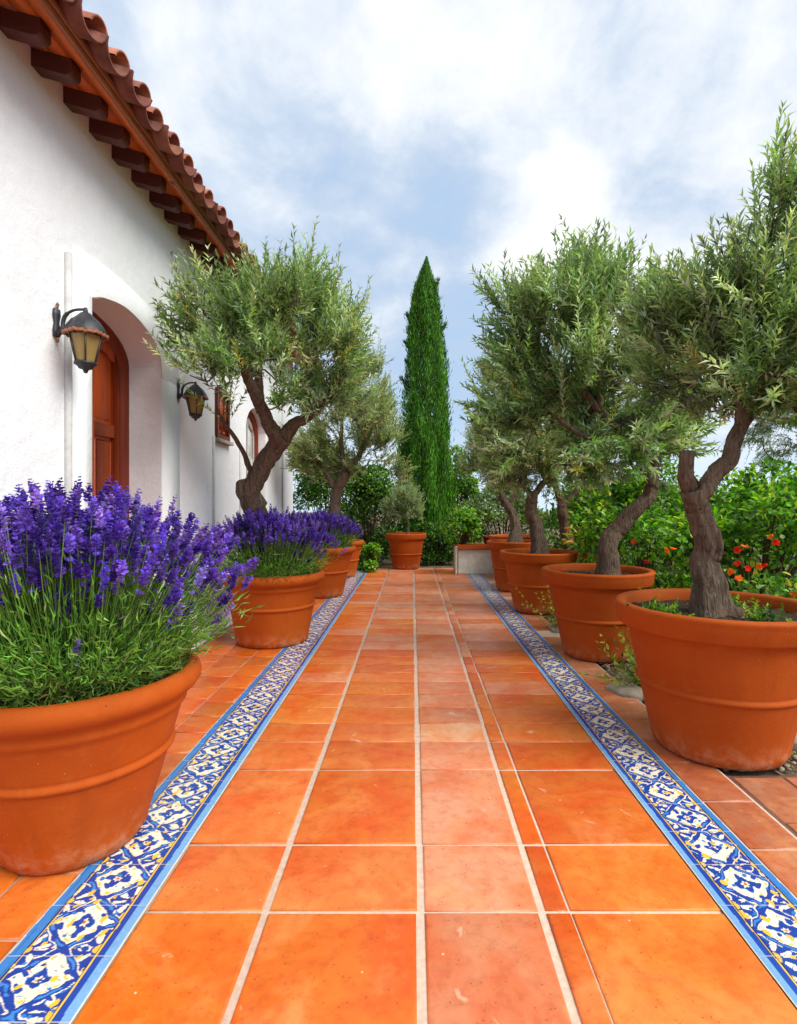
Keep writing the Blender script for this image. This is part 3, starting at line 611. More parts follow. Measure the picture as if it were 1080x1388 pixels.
# ================================================================== POTS
def S(px,d,z): return np.array([(px-VX)/F*d,d,z])
def pot(x,y,Rr,Rb,Hh,label,style='band',seed=0,planted=True,ringz=.46):
    t=thing('terracotta_pot',label,'flower pot',(x,y,0),seed*1.3,'terracotta pots lining the path'); e=.004
    rt=Rr*.875; hb=.125*Hh/.8
    if style=='band':
        rp=[(rt-.012,Hh-hb-.055),(rt-.006,Hh-hb-.012),(Rr*.955,Hh-hb),(Rr*.972,Hh-hb+.012),(Rr*.985,Hh-.05),(Rr*.992,Hh-.035),(Rr,Hh-.022),(Rr,Hh-.012),(Rr-.01,Hh-.002),(Rr-.028,Hh),(Rr-.05,Hh-.004),(Rr-.062,Hh-.018),(Rr-.07,Hh-.06),(Rr-.085,Hh-.16)]
    else:
        rt=Rr*.855
        rp=[(rt-.012,Hh-.19),(rt-.002,Hh-.165),(rt+.010,Hh-.155),(rt+.012,Hh-.14),(rt+.010,Hh-.118),(Rr-.045,Hh-.105),(Rr-.018,Hh-.088),(Rr-.003,Hh-.066),(Rr,Hh-.045),(Rr-.006,Hh-.022),(Rr-.022,Hh-.006),(Rr-.042,Hh),(Rr-.062,Hh-.008),(Rr-.075,Hh-.03),(Rr-.085,Hh-.16)]
    body=[(0,.006),(Rb-.02,.004),(Rb-.006,.008),(Rb,.02)]
    zr=Hh*ringz; lin=lambda z: Rb+(rt-.012-Rb)*((z/(Hh-.19))**.92 if z>0 else 0)
    for z in (.05,.052+.012,zr*.5,zr-.03,zr-.022): body.append((lin(z)+(.004 if z<.06 else 0),z))
    for a in np.linspace(-1,1,7): body.append((lin(zr)+.002+.014*math.cos(a*math.pi/2)**.8,zr+a*.018))
    for z in (zr+.026,zr+.035,(zr+Hh-.19)/2+.02): body.append((lin(z),z))
    mb=MB(); mb.lathe(body+rp,96,(0,0,0),wob=.0025,seed=seed); o=mb.build('body',M['pot'],t,True)
    # soil
    n=26; th=np.linspace(0,2*math.pi,48,endpoint=False); rr=np.linspace(0,1,n)[1:]; g=np.random.default_rng(seed+70)
    V=[(0,0,Hh-.07)]+[(math.cos(a)*r*(Rr-.068),math.sin(a)*r*(Rr-.068),Hh-.07-.0*r+g.normal(0,.006)) for r in rr for a in th]
    T=[(0,1+i,1+(i+1)%48) for i in range(48)]; Q=[(1+k*48+i,1+k*48+48+i,1+k*48+48+(i+1)%48,1+k*48+(i+1)%48) for k in range(n-2) for i in range(48)]
    s=MB(); s.add(V,[np.array(T),np.array(Q)]); s.build('soil',M['soil'],t,True)
    return t
pot(1.771,3.218,.56,.342,.827,'huge banded terracotta pot nearest on the right, holding the olive with a sawn stub',seed=1)
pot(1.71,5.14,.50,.291,.80,'terracotta pot second from the front in the right row, yellow weed at its rim',seed=2)
pot(1.646,7.25,.50,.30,.785,'terracotta pot third from the front in the right row',seed=3)
pot(1.66,9.0,.455,.285,.80,'terracotta pot fourth in the right row, before the white planter',seed=4)
pot(1.90,10.55,.45,.27,.80,'farthest terracotta pot of the right row, almost hidden behind the fourth',seed=5)
pot(-.144,12.02,.447,.285,.765,'terracotta pot alone at the end of the path, holding a small grey olive',seed=6,ringz=.42)
pot(-1.414,2.319,.495,.255,.71,'big rolled rim terracotta pot nearest on the left, overflowing with lavender','roll',7,ringz=.53)
pot(-1.43,5.66,.53,.35,.715,'rolled rim terracotta pot second on the left, under the large left olive tree','roll',8,ringz=.53)
pot(-1.36,8.45,.50,.29,.76,'terracotta pot third on the left, half hidden by lavender','roll',9,ringz=.5)
pot(-1.38,10.7,.45,.27,.70,'farthest terracotta pot on the left, in front of the dark hedge','roll',10)

# ================================================================== LAVENDER
def lavender(name,label,x,y,z,R_,Hh,ns,seed,gfront=True,group='lavender bushes planted in pots',nleaf=5200):
    g=np.random.default_rng(seed); t=thing(name,label,'lavender',(x,y,z),0,group)
    u=g.random(ns)**.62; az=g.uniform(0,2*math.pi,ns); tilt=u*R(60)*(1-.42*np.clip(-np.sin(az),0,1)); 
    r0=u*R_*.42*g.uniform(.6,1.1,ns); base=np.stack([np.cos(az)*r0,np.sin(az)*r0,np.full(ns,-.06)],-1)
    d=np.stack([np.sin(tilt)*np.cos(az),np.sin(tilt)*np.sin(az),np.cos(tilt)],-1)+g.normal(0,.10,(ns,3)); d=unit(d)
    L=(Hh+.06)*g.uniform(.72,1.06,ns)*(1-.10*u); lean=np.stack([np.cos(az),np.sin(az),np.zeros(ns)],-1)*(-.12*u[:,None])+np.array([0,0,.15])*u[:,None]
    low=(g.random(ns)<.12); L=np.where(low,L*g.uniform(.4,.8,ns),L)
    tt=np.linspace(0,1,6)[None,:,None]; f=lambda tt: base[:,None,:]+(d[:,None,:]*tt+lean[:,None,:]*tt**2)*L[:,None,None]
    st=MB(); sc=pick_cols(g,ns,[(.17,.32,.05,3),(.22,.38,.08,2),(.12,.22,.05,2)]); stems(st,f(tt),np.array([.0028,.0026,.0024,.0022,.002,.0014])[None,:],sc)
    # flower spikes: whorls of small buds along the last bit of each stem
    fl=MB(); nw=8; nf=7; sp=np.where(g.random(ns)<.3,.06,.092)*g.uniform(.75,1.25,ns)
    p1=f(np.ones((1,1,1)))[:,0]; tan=unit(d+2*lean)
    w=np.arange(nw)/(nw-1); wz=w[None,:]*sp[:,None]; wz[:,0]-=.022*(g.random(ns)<.5)
    pc=p1[:,None,:]+tan[:,None,:]*(wz-.02)[:,:,None]
    uu=unit(np.cross(tan,[.3,.2,.9])); vv=np.cross(tan,uu)
    a=g.uniform(0,6.3,(ns,nw,nf)); rad=uu[:,None,None,:]*np.cos(a)[...,None]+vv[:,None,None,:]*np.sin(a)[...,None]
    prof_=np.array([.75,1,1.1,1.1,1,.9,.7,.45]); ll=(.0185*prof_)[None,:,None]*g.uniform(.7,1.35,(ns,nw,nf))
    D=rad*g.uniform(.6,1.1,(ns,nw,nf,1))+tan[:,None,None,:]*.75+g.normal(0,.2,(ns,nw,nf,3)); Pn=np.repeat(pc[:,:,None,:],nf,2)+rad*.0025
    cc=pick_cols(g,ns,[(.13,.06,.54,5),(.19,.10,.66,4),(.08,.03,.37,2.2),(.29,.18,.72,1.4)],.2); cc=np.repeat(cc,nw*nf,0)*(1+g.normal(0,.22,(ns*nw*nf,1)))
    op=g.random(ns*nw*nf)<.06; cc[op]=cc[op]*1.5+.05
    leaf_mesh(fl,Pn.reshape(-1,3),D.reshape(-1,3),(tan[:,None,None,:]*1.0+g.normal(0,.5,(ns,nw,nf,3))).reshape(-1,3),ll.ravel(),ll.ravel()*.72,np.clip(cc,.003,1),'broad')
    # leaves: narrow, mostly low on the plant
    n=nleaf; u=g.random(n)**.5; az=g.uniform(0,2*math.pi,n); h=g.beta(1.15,1.9,n); tl=u*R(66)
    rr0=u*R_*.45; ln=(Hh*1.0)*h*(1-.12*u); Pn=np.stack([np.cos(az)*(rr0+np.sin(tl)*ln),np.sin(az)*(rr0+np.sin(tl)*ln),-.04+np.cos(tl)*ln],-1)+g.normal(0,.018,(n,3))
    D=np.stack([np.sin(tl)*np.cos(az),np.sin(tl)*np.sin(az),np.cos(tl)+.15],-1)+g.normal(0,.42,(n,3))
    fo=MB(); leaf_mesh(fo,Pn,D,g.normal(size=(n,3)),g.uniform(.035,.075,n),g.uniform(.0035,.0065,n),np.clip(pick_cols(g,n,[(.15,.36,.05,4),(.22,.44,.08,3),(.09,.22,.035,2.5),(.30,.42,.16,1.2)]),.004,1))
    # collar of short leafy shoots over the rim
    m=int(n*.42); az=g.uniform(0,2*math.pi,m); r_=R_*(.55+.42*g.random(m)); Pn=np.stack([np.cos(az)*r_,np.sin(az)*r_,g.uniform(-.01,.10,m)],-1)
    D=np.stack([np.cos(az)*.6,np.sin(az)*.6,np.full(m,.25)],-1)+g.normal(0,.55,(m,3))
    leaf_mesh(fo,Pn,D,g.normal(size=(m,3)),g.uniform(.03,.065,m),g.uniform(.004,.009,m),np.clip(pick_cols(g,m,[(.10,.20,.035,4),(.17,.27,.06,3),(.06,.11,.03,3),(.22,.14,.06,.6)]),.004,1))
    st.build('stem',M['lav'],t); fl.build('flowers',M['flower'],t); fo.build('foliage',M['lav'],t)
    return t
lavender('lavender_bush','big purple lavender bush filling the nearest left pot',-1.414,2.319,.69,.46,.70,860,21,nleaf=15000)
lavender('lavender_bush','purple lavender at the foot of the large left olive tree, second pot',-1.43,5.60,.67,.50,.60,900,22,nleaf=7000)
lavender('lavender_bush','small distant lavender in the third left pot',-1.36,8.40,.72,.46,.50,650,23,nleaf=4200)

# ================================================================== OLIVE TREES
okL=lambda p: not (p[0]/p[1]<-.35 and p[2]<2.32 and p[1]>3.6) and p[0]>(WX+.10 if p[2]<3.55 else -1.42+ (p[2]-3.9)*0) and not (p[0]<-1.5 and p[2]>3.45)
olive_tree('olive_tree','large olive tree with thick twisted trunk leaning before the white wall',S(352,5.75,.62),
  [([S(352,5.75,.62),P(352,710,5.7),P(340,668,5.55),P(362,625,5.4),P(385,592,5.25)],.125,.088),
   ([P(378,600,5.28),P(362,570,5.05),P(345,535,4.85),P(332,500,4.7),P(318,470,4.6)],.075,.03),
   ([P(355,560,5.0),P(350,520,5.0),P(352,470,4.9),P(365,420,4.9)],.05,.02),
   ([P(385,592,5.25),P(402,572,5.2),P(425,560,5.2),P(450,530,5.2),P(470,490,5.2)],.065,.025),
   ([P(415,566,5.2),P(420,520,5.3),P(430,460,5.3)],.04,.015),
   ([P(340,640,5.45),P(325,605,5.2),P(305,575,5.0),P(296,560,4.95)],.028,.014)],
  [(P(302,460,4.35),(.36,.42,.40)),(P(400,470,5.0),(.58,.55,.56)),(P(450,480,5.2),(.36,.5,.52)),(P(335,425,4.6),(.36,.4,.30)),(P(275,510,4.3),(.24,.3,.32)),(P(395,410,5.2),(.46,.4,.30)),(P(440,430,5.3),(.28,.35,.26)),(P(455,550,5.3),(.34,.4,.28)),(P(312,575,4.95),(.13,.2,.22))],
  95,1250,31,leaf=.082,leafw=.0205,pairs=11,ok=okL,tips=46,sl=(.18,.34),group='olive trees growing in pots',stumps=[([P(352,690,5.62),P(340,676,5.58),P(331,664,5.5),P(326,652,5.46)],[.09,.11,.10,.05])])
olive_tree('olive_tree','dusty pale olive tree behind the large left one, third left pot',S(452,8.5,.66),
  [([S(452,8.5,.66),P(452,700,8.5),P(457,668,8.45),P(470,640,8.4)],.10,.075),([P(458,668,8.45),P(440,640,8.4),P(425,615,8.3)],.05,.025),([P(470,640,8.4),P(490,610,8.4),P(505,580,8.4)],.05,.025),([P(466,645,8.4),P(462,600,8.5),P(465,560,8.5)],.05,.02)],
  [(P(470,580,8.4),(.72,.6,.62)),(P(510,590,8.5),(.42,.5,.55)),(P(425,600,8.3),(.36,.45,.40)),(P(495,530,8.5),(.50,.45,.45)),(P(510,632,8.6),(.42,.4,.26)),(P(430,632,8.5),(.42,.4,.24))],
  100,2000,32,pal=DRY,leaf=.065,leafw=.018,ok=lambda p:p[0]>WX+.1,tips=20,sl=(.15,.3),group='olive trees growing in pots')
olive_tree('olive_tree','little round silvery olive bush in the pot at the end of the path',S(552,12.0,.67),
  [([S(552,12.0,.67),P(553,712,12),P(551,698,12)],.032,.022),([P(552,706,12),P(562,690,12),P(566,680,12)],.018,.01),([P(552,706,12),P(541,692,12),P(536,680,12)],.018,.01)],
  [(P(549,683,12),(.42,.40,.36)),(P(535,690,11.9),(.2,.25,.2)),(P(562,690,12),(.2,.25,.2))],
  50,800,33,pal=GREY,leaf=.055,leafw=.013,pairs=9,sl=(.10,.2),group='olive trees growing in pots')
olive_tree('olive_tree','tall olive with thick forked trunk and sawn stub in the nearest right pot',S(968,3.25,.73),
  [([S(968,3.25,.73),P(964,790,3.25),P(958,740,3.27),P(945,695,3.25),P(936,664,3.22)],.090,.062),
   ([P(944,672,3.22),P(963,650,3.2),P(988,622,3.2),P(1000,585,3.2),P(1022,552,3.2),P(1050,545,3.2),P(1085,552,3.2)],.052,.03),
   ([P(1003,575,3.2),P(1003,545,3.2),P(990,520,3.25),P(975,480,3.3),P(960,440,3.3)],.042,.02),
   ([P(1040,545,3.2),P(1050,500,3.15),P(1040,440,3.1),P(1045,370,3.1)],.04,.02),
   ([P(1085,552,3.2),P(1120,500,3.2),P(1140,430,3.2)],.035,.015)],
  [(P(1040,480,3.15),(.36,.5,.30)),(P(1085,420,3.1),(.30,.42,.34)),(P(950,460,3.3),(.24,.38,.22)),(P(1000,530,3.2),(.28,.4,.12)),(P(1056,318,3.1),(.10,.2,.28)),(P(1150,500,3.2),(.40,.45,.32)),(P(985,425,3.2),(.15,.25,.13)),(P(905,450,3.35),(.17,.3,.20)),(P(925,520,3.3),(.2,.3,.14)),(P(1065,550,3.1),(.22,.2,.10))],
  88,1080,34,leaf=.084,leafw=.018,pairs=12,tips=44,sl=(.16,.32),group='olive trees growing in pots',up=.35,ridge=.2,sides=32,
  stumps=[([P(938,672,3.23),P(930,645,3.2),P(930,622,3.18),P(931,612,3.18)],[.052,.042,.038,.041])])
olive_tree('olive_tree','wide olive with slanting trunk in the second right pot',S(822,5.14,.70),
  [([S(822,5.14,.70),P(824,738,5.14),P(845,708,5.14),P(868,682,5.1),P(884,660,5.1)],.085,.058),
   ([P(882,664,5.1),P(872,620,5.1),P(845,590,5.1),P(815,560,5.1),P(790,530,5.1)],.06,.03),
   ([P(884,660,5.1),P(890,610,5.1),P(880,560,5.1),P(870,500,5.1)],.055,.022),
   ([P(845,590,5.1),P(820,600,5.0),P(780,585,5.0),P(745,560,5.0)],.035,.015),
   ([P(815,560,5.1),P(810,500,5.1),P(800,440,5.1)],.035,.015)],
  [(P(790,500,5.1),(.75,.6,.62)),(P(730,480,5.0),(.42,.45,.42)),(P(850,520,5.1),(.50,.5,.66)),(P(800,420,5.1),(.48,.45,.36)),(P(700,430,5.0),(.24,.25,.24)),(P(760,590,5.1),(.62,.45,.34)),(P(865,605,5.0),(.48,.4,.34)),(P(890,480,5.2),(.36,.4,.40)),(P(905,570,5.2),(.28,.3,.26)),(P(700,560,5.0),(.28,.35,.30)),(P(820,390,5.1),(.28,.28,.26))],
  120,1650,35,leaf=.100,leafw=.024,pairs=12,tips=60,sl=(.22,.40),group='olive trees growing in pots')
olive_tree('olive_tree','grey green olive in the third right pot with a short leaning trunk',S(728,7.3,.69),
  [([S(728,7.3,.69),P(727,715,7.3),P(722,690,7.25),P(722,668,7.2)],.10,.07),([P(722,672,7.2),P(737,655,7.2),P(755,640,7.2),P(770,620,7.2)],.05,.025),([P(722,672,7.2),P(708,655,7.2),P(700,630,7.2)],.04,.02)],
  [(P(710,610,7.2),(.50,.5,.45)),(P(760,610,7.3),(.60,.5,.48)),(P(690,570,7.2),(.36,.4,.36)),(P(740,550,7.3),(.6,.5,.4)),(P(668,520,7.2),(.16,.2,.16))],
  110,2000,36,pal=DRY,leaf=.066,leafw=.016,tips=20,sl=(.15,.32),group='olive trees growing in pots')
olive_tree('olive_tree','rounded silvery olive in the fourth right pot',S(696,9.0,.70),
  [([S(696,9.0,.70),P(697,705,9),P(690,688,9),P(680,670,9)],.10,.06),([P(688,684,9),P(700,665,9),P(705,645,9)],.04,.02),([P(680,672,9),P(668,650,9),P(660,632,9)],.04,.02)],
  [(P(672,620,9.1),(.46,.45,.42)),(P(700,610,9.2),(.5,.5,.5)),(P(650,628,9),(.25,.3,.26))],
  80,1500,37,pal=GREY,leaf=.06,leafw=.015,tips=12,sl=(.12,.28),group='olive trees growing in pots')
olive_tree('olive_tree','dark forked olive rooted in the garden soil behind the right pots',(2.55,8.9,0),
  [([(2.55,8.9,0),(2.5,8.9,.6),(2.45,8.9,1.05),(2.42,8.9,1.4)],.11,.085),([(2.42,8.9,1.36),(2.62,8.9,1.6),(2.8,8.9,1.9)],.06,.03),([(2.42,8.9,1.38),(2.3,8.9,1.7),(2.25,8.9,2.1)],.065,.03)],
  [(P(780,600,9),(.75,.5,.5)),(P(850,590,9),(.7,.5,.45)),(P(760,560,9),(.7,.5,.4))],
  80,1300,38,pal=DRY,leaf=.065,leafw=.016,bark='barkdark',sl=(.15,.3))
olive_tree('garden_tree','fine leaved drooping tree at the far right edge behind the shrubs',(7.1,9.2,0),
  [([(7.1,9.2,0),(7.0,9.2,1.2),(6.85,9.2,2.2),(6.5,9.2,3.0)],.14,.09),([(6.6,9.2,2.9),(6.1,9.2,2.95),(5.7,9.2,2.7)],.05,.02),([(6.85,9.2,2.2),(7.2,9.2,3.0),(7.2,9.2,3.6)],.05,.02)],
  [(P(1060,600,9.2),(.75,.5,.50)),(P(1020,570,9.3),(.45,.4,.35)),(P(1130,590,9.2),(.9,.6,.6)),(P(1085,520,9.2),(1.1,.7,.7))],
  110,1900,39,pal=[(.06,.13,.04,4),(.10,.18,.06,4),(.16,.22,.10,2)],leaf=.06,leafw=.012,sl=(.18,.36),up=-.45,bark='barkdark',cat='tree')

# cypress
def cypress():
    g=np.random.default_rng(44); t=thing('cypress_tree','tall narrow dark green cypress rising beyond the end of the path','cypress',(.34,14.2,0)); Ht=7.85
    zs=np.array([0,.5,1.5,2.6,3.6,4.6,5.5,6.3,7.0,7.5,7.85]); rs=np.array([.32,.54,.67,.65,.59,.53,.46,.39,.27,.11,.01])
    w=MB(); w.tube([(0,0,0),(0,0,2),(0.02,0,5),(0,0,7.4)],[.11,.09,.05,.015],12,.15); w.build('trunk',M['barkdark'],t,True)
    n=66000; z=g.uniform(.15,Ht,n); z=np.where(g.random(n)<.25,g.uniform(.15,3.5,n),z); az=g.uniform(0,2*math.pi,n)
    lump=1+.10*np.sin(az*5+z*1.3)+.07*np.sin(az*9-z*2.1)+.06*np.sin(az*3+z*4.0)
    r=np.interp(z,zs,rs)*lump; depth=g.random(n)**.6; rr=r*(.45+.55*depth)
    rr=rr*(1+.10*(g.random(n)<.05)*g.random(n)*3); Pn=np.stack([np.cos(az)*rr+.03*np.sin(z*1.7),np.sin(az)*rr,z-.12],-1)
    D=np.stack([np.cos(az)*.30,np.sin(az)*.30,np.full(n,1.)],-1)+g.normal(0,.22,(n,3)); L=g.uniform(.07,.16,n)*np.clip((Ht-z)*.6+.3,.3,1)
    cl=.55+.45*np.sin(az*7+z*2.2+2*np.sin(z*1.7))*.5+.25; c=pick_cols(g,n,[(.07,.24,.018,4),(.12,.34,.025,4),(.035,.12,.012,2.5),(.19,.42,.04,1.5),(.16,.12,.05,.15)],.25)*np.clip(cl,.5,1.3)[:,None]
    mb=MB(); leaf_mesh(mb,Pn,D,np.stack([np.cos(az),np.sin(az),0*az],-1)+g.normal(0,.4,(n,3)),L,L*g.uniform(.13,.2,n),np.clip(c,.003,1))
    for (a,zz) in ((3.0,6.05),(2.9,5.35),(.1,5.8),(3.3,4.4),(-.4,6.9),(2.6,4.9)):
        m=150; tt=g.random(m); q=np.array([math.cos(a),math.sin(a)*.4,0])*np.interp(zz,zs,rs)
        Pn=q[None]*(.8+.38*tt[:,None])+np.array([0,0,zz])+tt[:,None]**1.5*np.array([0,0,.22])+g.normal(0,.02,(m,3))
        leaf_mesh(mb,Pn,q[None]*.8+np.array([0,0,.8])+g.normal(0,.35,(m,3)),g.normal(size=(m,3)),g.uniform(.06,.12,m),.02,pick_cols(g,m,[(.04,.12,.02,1),(.08,.18,.03,1)]))
    mb.build('crown',M['cyp'],t)
cypress()

# ================================================================== SHRUBS AND BACKGROUND
BR=[(.13,.33,.02,4),(.22,.45,.03,3),(.07,.20,.02,4),(.42,.52,.06,1.6),(.035,.10,.015,3)]
DK=[(.045,.13,.015,4),(.08,.20,.02,3),(.025,.07,.012,4),(.20,.32,.03,1.2)]
MX=[(.10,.24,.03,4),(.18,.34,.05,2),(.05,.12,.02,3),(.40,.42,.06,.7),(.42,.22,.04,.3)]
RED=(.85,.03,.015); ORG=(.9,.22,.02)
def P3(px,py,d): return tuple(P(px,py,d))
shrub('hibiscus_shrub','bright green shrub with red flowers right of the nearest pot tree',(3.35,5.4,0),(1.05,.9,1.02),8500,BR,.072,.042,51,nblob=46,blobr=.26,
   flowers=[(5,ORG,.035,[P3(912,0,4.6)[:2]+(1.02,),P(1010,742,4.55),P(1030,768,4.5),P(905,746,4.6),P(1046,728,4.6),P(1015,720,4.7)])],cat='shrub')
shrub('green_shrub','tall bright green shrub filling the gap between the two nearest right olive trunks',(3.0,7.1,0),(1.15,.9,1.08),8500,BR,.078,.045,52,nblob=46,blobr=.26,flowers=[(2,RED,.04,[P(876,762,6.2),P(860,735,6.2)])])
shrub('green_shrub','mid green shrub behind the third right pot',(3.1,9.6,0),(1.2,.8,.98),7000,MX,.08,.05,53,nblob=28)
shrub('green_shrub','loose bright shrub rising at the right edge under the drooping tree',(5.0,7.4,0),(1.3,1.0,1.02),8000,BR,.08,.05,54,nblob=30)
shrub('lantana_plant','low plant with red and orange flowers and yellow leaves beside the nearest right pot',(2.95,4.15,0),(.62,.55,.50),3800,MX,.06,.028,55,nblob=22,cat='flowering plant',
   flowers=[(6,RED,.028,[P(1000,765,3.7),P(1052,735,3.75),P(1035,765,3.7),P(1012,770,3.7),P(1000,745,3.7)]),(4,ORG,.03,[P(990,775,3.7),P(1000,785,3.7)])])
shrub('croton_plant','slender plant with yellow and red leaves behind the second right pot',(2.45,7.9,0),(.22,.22,.60),420,[(.75,.50,.03,3),(.7,.12,.02,1.5),(.30,.40,.04,2)],.11,.045,56,nblob=9,cat='plant',blobr=.5)
shrub('dark_hedge','dark glossy hedge shrub against the end of the white house',(-2.05,12.6,0),(.95,.7,1.55),10000,DK,.085,.05,57,nblob=34,cat='hedge shrub')
shrub('dark_hedge','dark hedge shrub left of the end pot, rusty leaf at its edge',(-1.0,13.1,0),(.90,.6,1.38),9500,DK+[(.30,.14,.03,.2)],.085,.05,58,nblob=34,cat='hedge shrub')
shrub('dark_hedge','lower dark hedge shrub at the foot of the cypress',(.55,13.0,0),(.75,.45,.55),6000,DK,.075,.04,59,nblob=26,cat='hedge shrub')
shrub('leafy_seedling','light green leafy plant by the farthest left pot',(-.98,11.55,0),(.33,.35,.42),1500,BR,.085,.05,60,nblob=12,cat='plant')
shrub('garden_tree','leafy laurel tree right of the cypress, small sprig of leaves against sky',(1.30,15.6,0),(.62,.6,1.75),5200,MX,.10,.06,61,nblob=30,cat='tree',blobr=.28)
shrub('green_shrub','pale olive green shrub behind the white planter box',(2.3,14.0,0),(1.2,.8,1.05),9000,[(.14,.2,.07,3),(.22,.3,.09,3),(.08,.14,.04,2)],.09,.045,62,nblob=40)
shrub('green_shrub','leafy shrub in the distance between the third and fourth right trunks',(3.9,13.0,0),(1.3,.9,1.12),6500,MX,.09,.05,63,nblob=28)
shrub('green_shrub','far shrub closing the view behind the second right tree',(5.6,12.0,0),(1.5,1.0,1.0),7000,MX,.10,.06,64,nblob=28)
shrub('green_shrub','wide distant shrub behind the cypress, mostly hidden',(-.3,16.4,0),(2.2,.8,1.05),6500,DK,.11,.07,65,nblob=30)
# planter box with a clipped citrus bush and a small pot
pb=thing('planter_box','low whitewashed masonry planter with terracotta rim at the end of the right border','planter',(1.26,11.25,0))
b=MB(); b.box((-.36,-.24,0),(.46,.24,.50),bev=.012); b.build('body',M['plaster'],pb)
b=MB(); b.box((-.385,-.275,.501),(.485,-.17,.585),bev=.012); b.box((-.385,.17,.501),(.485,.275,.585),bev=.012); b.box((-.385,-.169,.501),(-.29,.169,.585),bev=.012); b.box((.39,-.169,.501),(.485,.169,.585),bev=.012); b.build('rim',M['pot'],pb)
b=MB(); b.box((-.289,-.169,.502),(.389,.169,.55)); b.build('soil',M['soil'],pb)
b=MB(); b.box((-.41,-.30,0),(-.363,.24,.56),bev=.008); b.build('side_slab',M['plaster'],pb)
shrub('citrus_bush','round bright green clipped bush standing in the white planter',(1.02,11.25,.55),(.40,.36,.36),2600,BR,.065,.04,66,nblob=20,cat='bush',blobr=.45)
t=thing('flower_pot','small dark red glazed pot standing on the white planter','flower pot',(1.52,11.2,.587)); b=MB(); b.lathe([(0,.002),(.055,.002),(.06,.01),(.10,.13),(.115,.14),(.115,.165),(.10,.168),(.09,.15)],28); b.build('body',m_simple('maroon_glaze',(.20,.02,.012),(.12,.015,.01),20,.35,.1),t,True); b=MB(); b.lathe([(0,.14),(.092,.141)],28); b.build('soil',M['soil'],t)
# weeds sprouting between pots and in soil
def weed(label,p,n,L,pal,seed,spread=.05,cat='weed',w=.014):
    g=np.random.default_rng(seed); t=thing('weed',label,cat,tuple(p),0); base=g.normal(0,spread,(n,3))*[1,1,0]; d=g.normal(0,.55,(n,3))+[0,0,.8]
    lv=MB(); wd=MB(); sprigs(g,lv,wd,base,d,g.uniform(.6,1.1,n)*L,pal,.032 if L<.2 else .055,w,9,.1); wd.build('stem',M['lav'],t); lv.build('foliage',M['leaf'],t)
YG=[(.30,.38,.04,3),(.42,.44,.06,2),(.16,.28,.03,2)]
for i,(px,d,lab) in enumerate([(885,3.15,'small green weed on the soil at the left of the thick trunk'),(905,3.12,'green sprout on the soil close left of the thick trunk'),(1030,3.05,'green sprout on the soil right of the thick trunk'),(990,3.42,'green sprout on the soil behind the thick trunk')]):
    weed(lab,((px-VX)/F*d,d,.757),16,.09,BR,72+i,.045)
weed('tuft of yellow green leaves between the nearest and second right pots',(1.80,4.25,.0),46,.50,YG,80,.06,w=.026)
weed('tuft of yellow green leaves between the second and third right pots',(1.66,6.2,.0),46,.50,YG,81,.06,w=.026)
weed('feathery green plant between the first and second right pots',(2.05,4.35,.0),60,.62,BR,82,.12,w=.016)
# gravel, flat stones and dry litter on the bare soil right of the border
g_=np.random.default_rng(91); gm=MB()
ico=np.array([(0,0,1),(.89,0,.45),(.28,.85,.45),(-.72,.53,.45),(-.72,-.53,.45),(.28,-.85,.45),(.72,.53,-.45),(-.28,.85,-.45),(-.89,0,-.45),(-.28,-.85,-.45),(.72,-.53,-.45),(0,0,-1)])
icf=np.array([(0,1,2),(0,2,3),(0,3,4),(0,4,5),(0,5,1),(1,6,2),(2,7,3),(3,8,4),(4,9,5),(5,10,1),(2,6,7),(3,7,8),(4,8,9),(5,9,10),(1,10,6),(11,7,6),(11,8,7),(11,9,8),(11,10,9),(11,6,10)])
for i in range(2600):
    y=g_.uniform(2.92,9.5); x=1.66+abs(g_.normal(0,.45)); s=g_.uniform(.006,.022)*(1.6 if g_.random()<.1 else 1)
    V=ico*s*g_.uniform(.6,1.2,(12,3))*[1,1.2,.6]; a=g_.uniform(0,6.3); V=np.stack([V[:,0]*math.cos(a)-V[:,1]*math.sin(a),V[:,0]*math.sin(a)+V[:,1]*math.cos(a),V[:,2]],-1)+[x,y,-.012]
    gm.add(V,icf,np.array((.9,.85,.78))*g_.uniform(.4,1.1))
o=gm.build('gravel',M['stone']); o['kind']='stuff'
lm=MB(); n=1500; Pn=np.stack([1.68+np.abs(g_.normal(0,.5,n)),g_.uniform(2.92,8,n),g_.uniform(-.015,.02,n)],-1); D=g_.normal(size=(n,3))*[1,1,.25]
leaf_mesh(lm,Pn,D,np.tile([0,0,1.],(n,1))+g_.normal(0,.3,(n,3)),g_.uniform(.03,.065,n),.012,pick_cols(g_,n,[(.28,.18,.08,3),(.18,.10,.05,3),(.4,.3,.15,1)]))
o=lm.build('leaf_litter',M['olive']); o['kind']='stuff'
def flat_stone(x,y,rx,ry,lab,seed):
    g=np.random.default_rng(seed); n=11; a=np.arange(n)*2*math.pi/n+g.uniform(-.15,.15,n); r=g.uniform(.75,1.1,n); o=MB()
    rings=[(1.0,-.03),(1.0,.012),(.93,.024),(.5,.028)]; V=[(0,0,.028)]
    for s,z in rings[::-1]: V+=[(math.cos(q)*rx*k*s,math.sin(q)*ry*k*s,z+g.normal(0,.0015)) for q,k in zip(a,r)]
    T=[(0,1+i,1+(i+1)%n) for i in range(n)]; Q=[(1+k*n+i,1+k*n+n+i,1+k*n+n+(i+1)%n,1+k*n+(i+1)%n) for k in range(3) for i in range(n)]
    o.add(V,[np.array(T),np.array(Q)],(g.uniform(.75,1),)*3); b=o.build('flat_stone',M['stone'],None,False,(x,y,0)); b['label']=lab; b['category']='stone'; b['group']='flat stones in the soil'
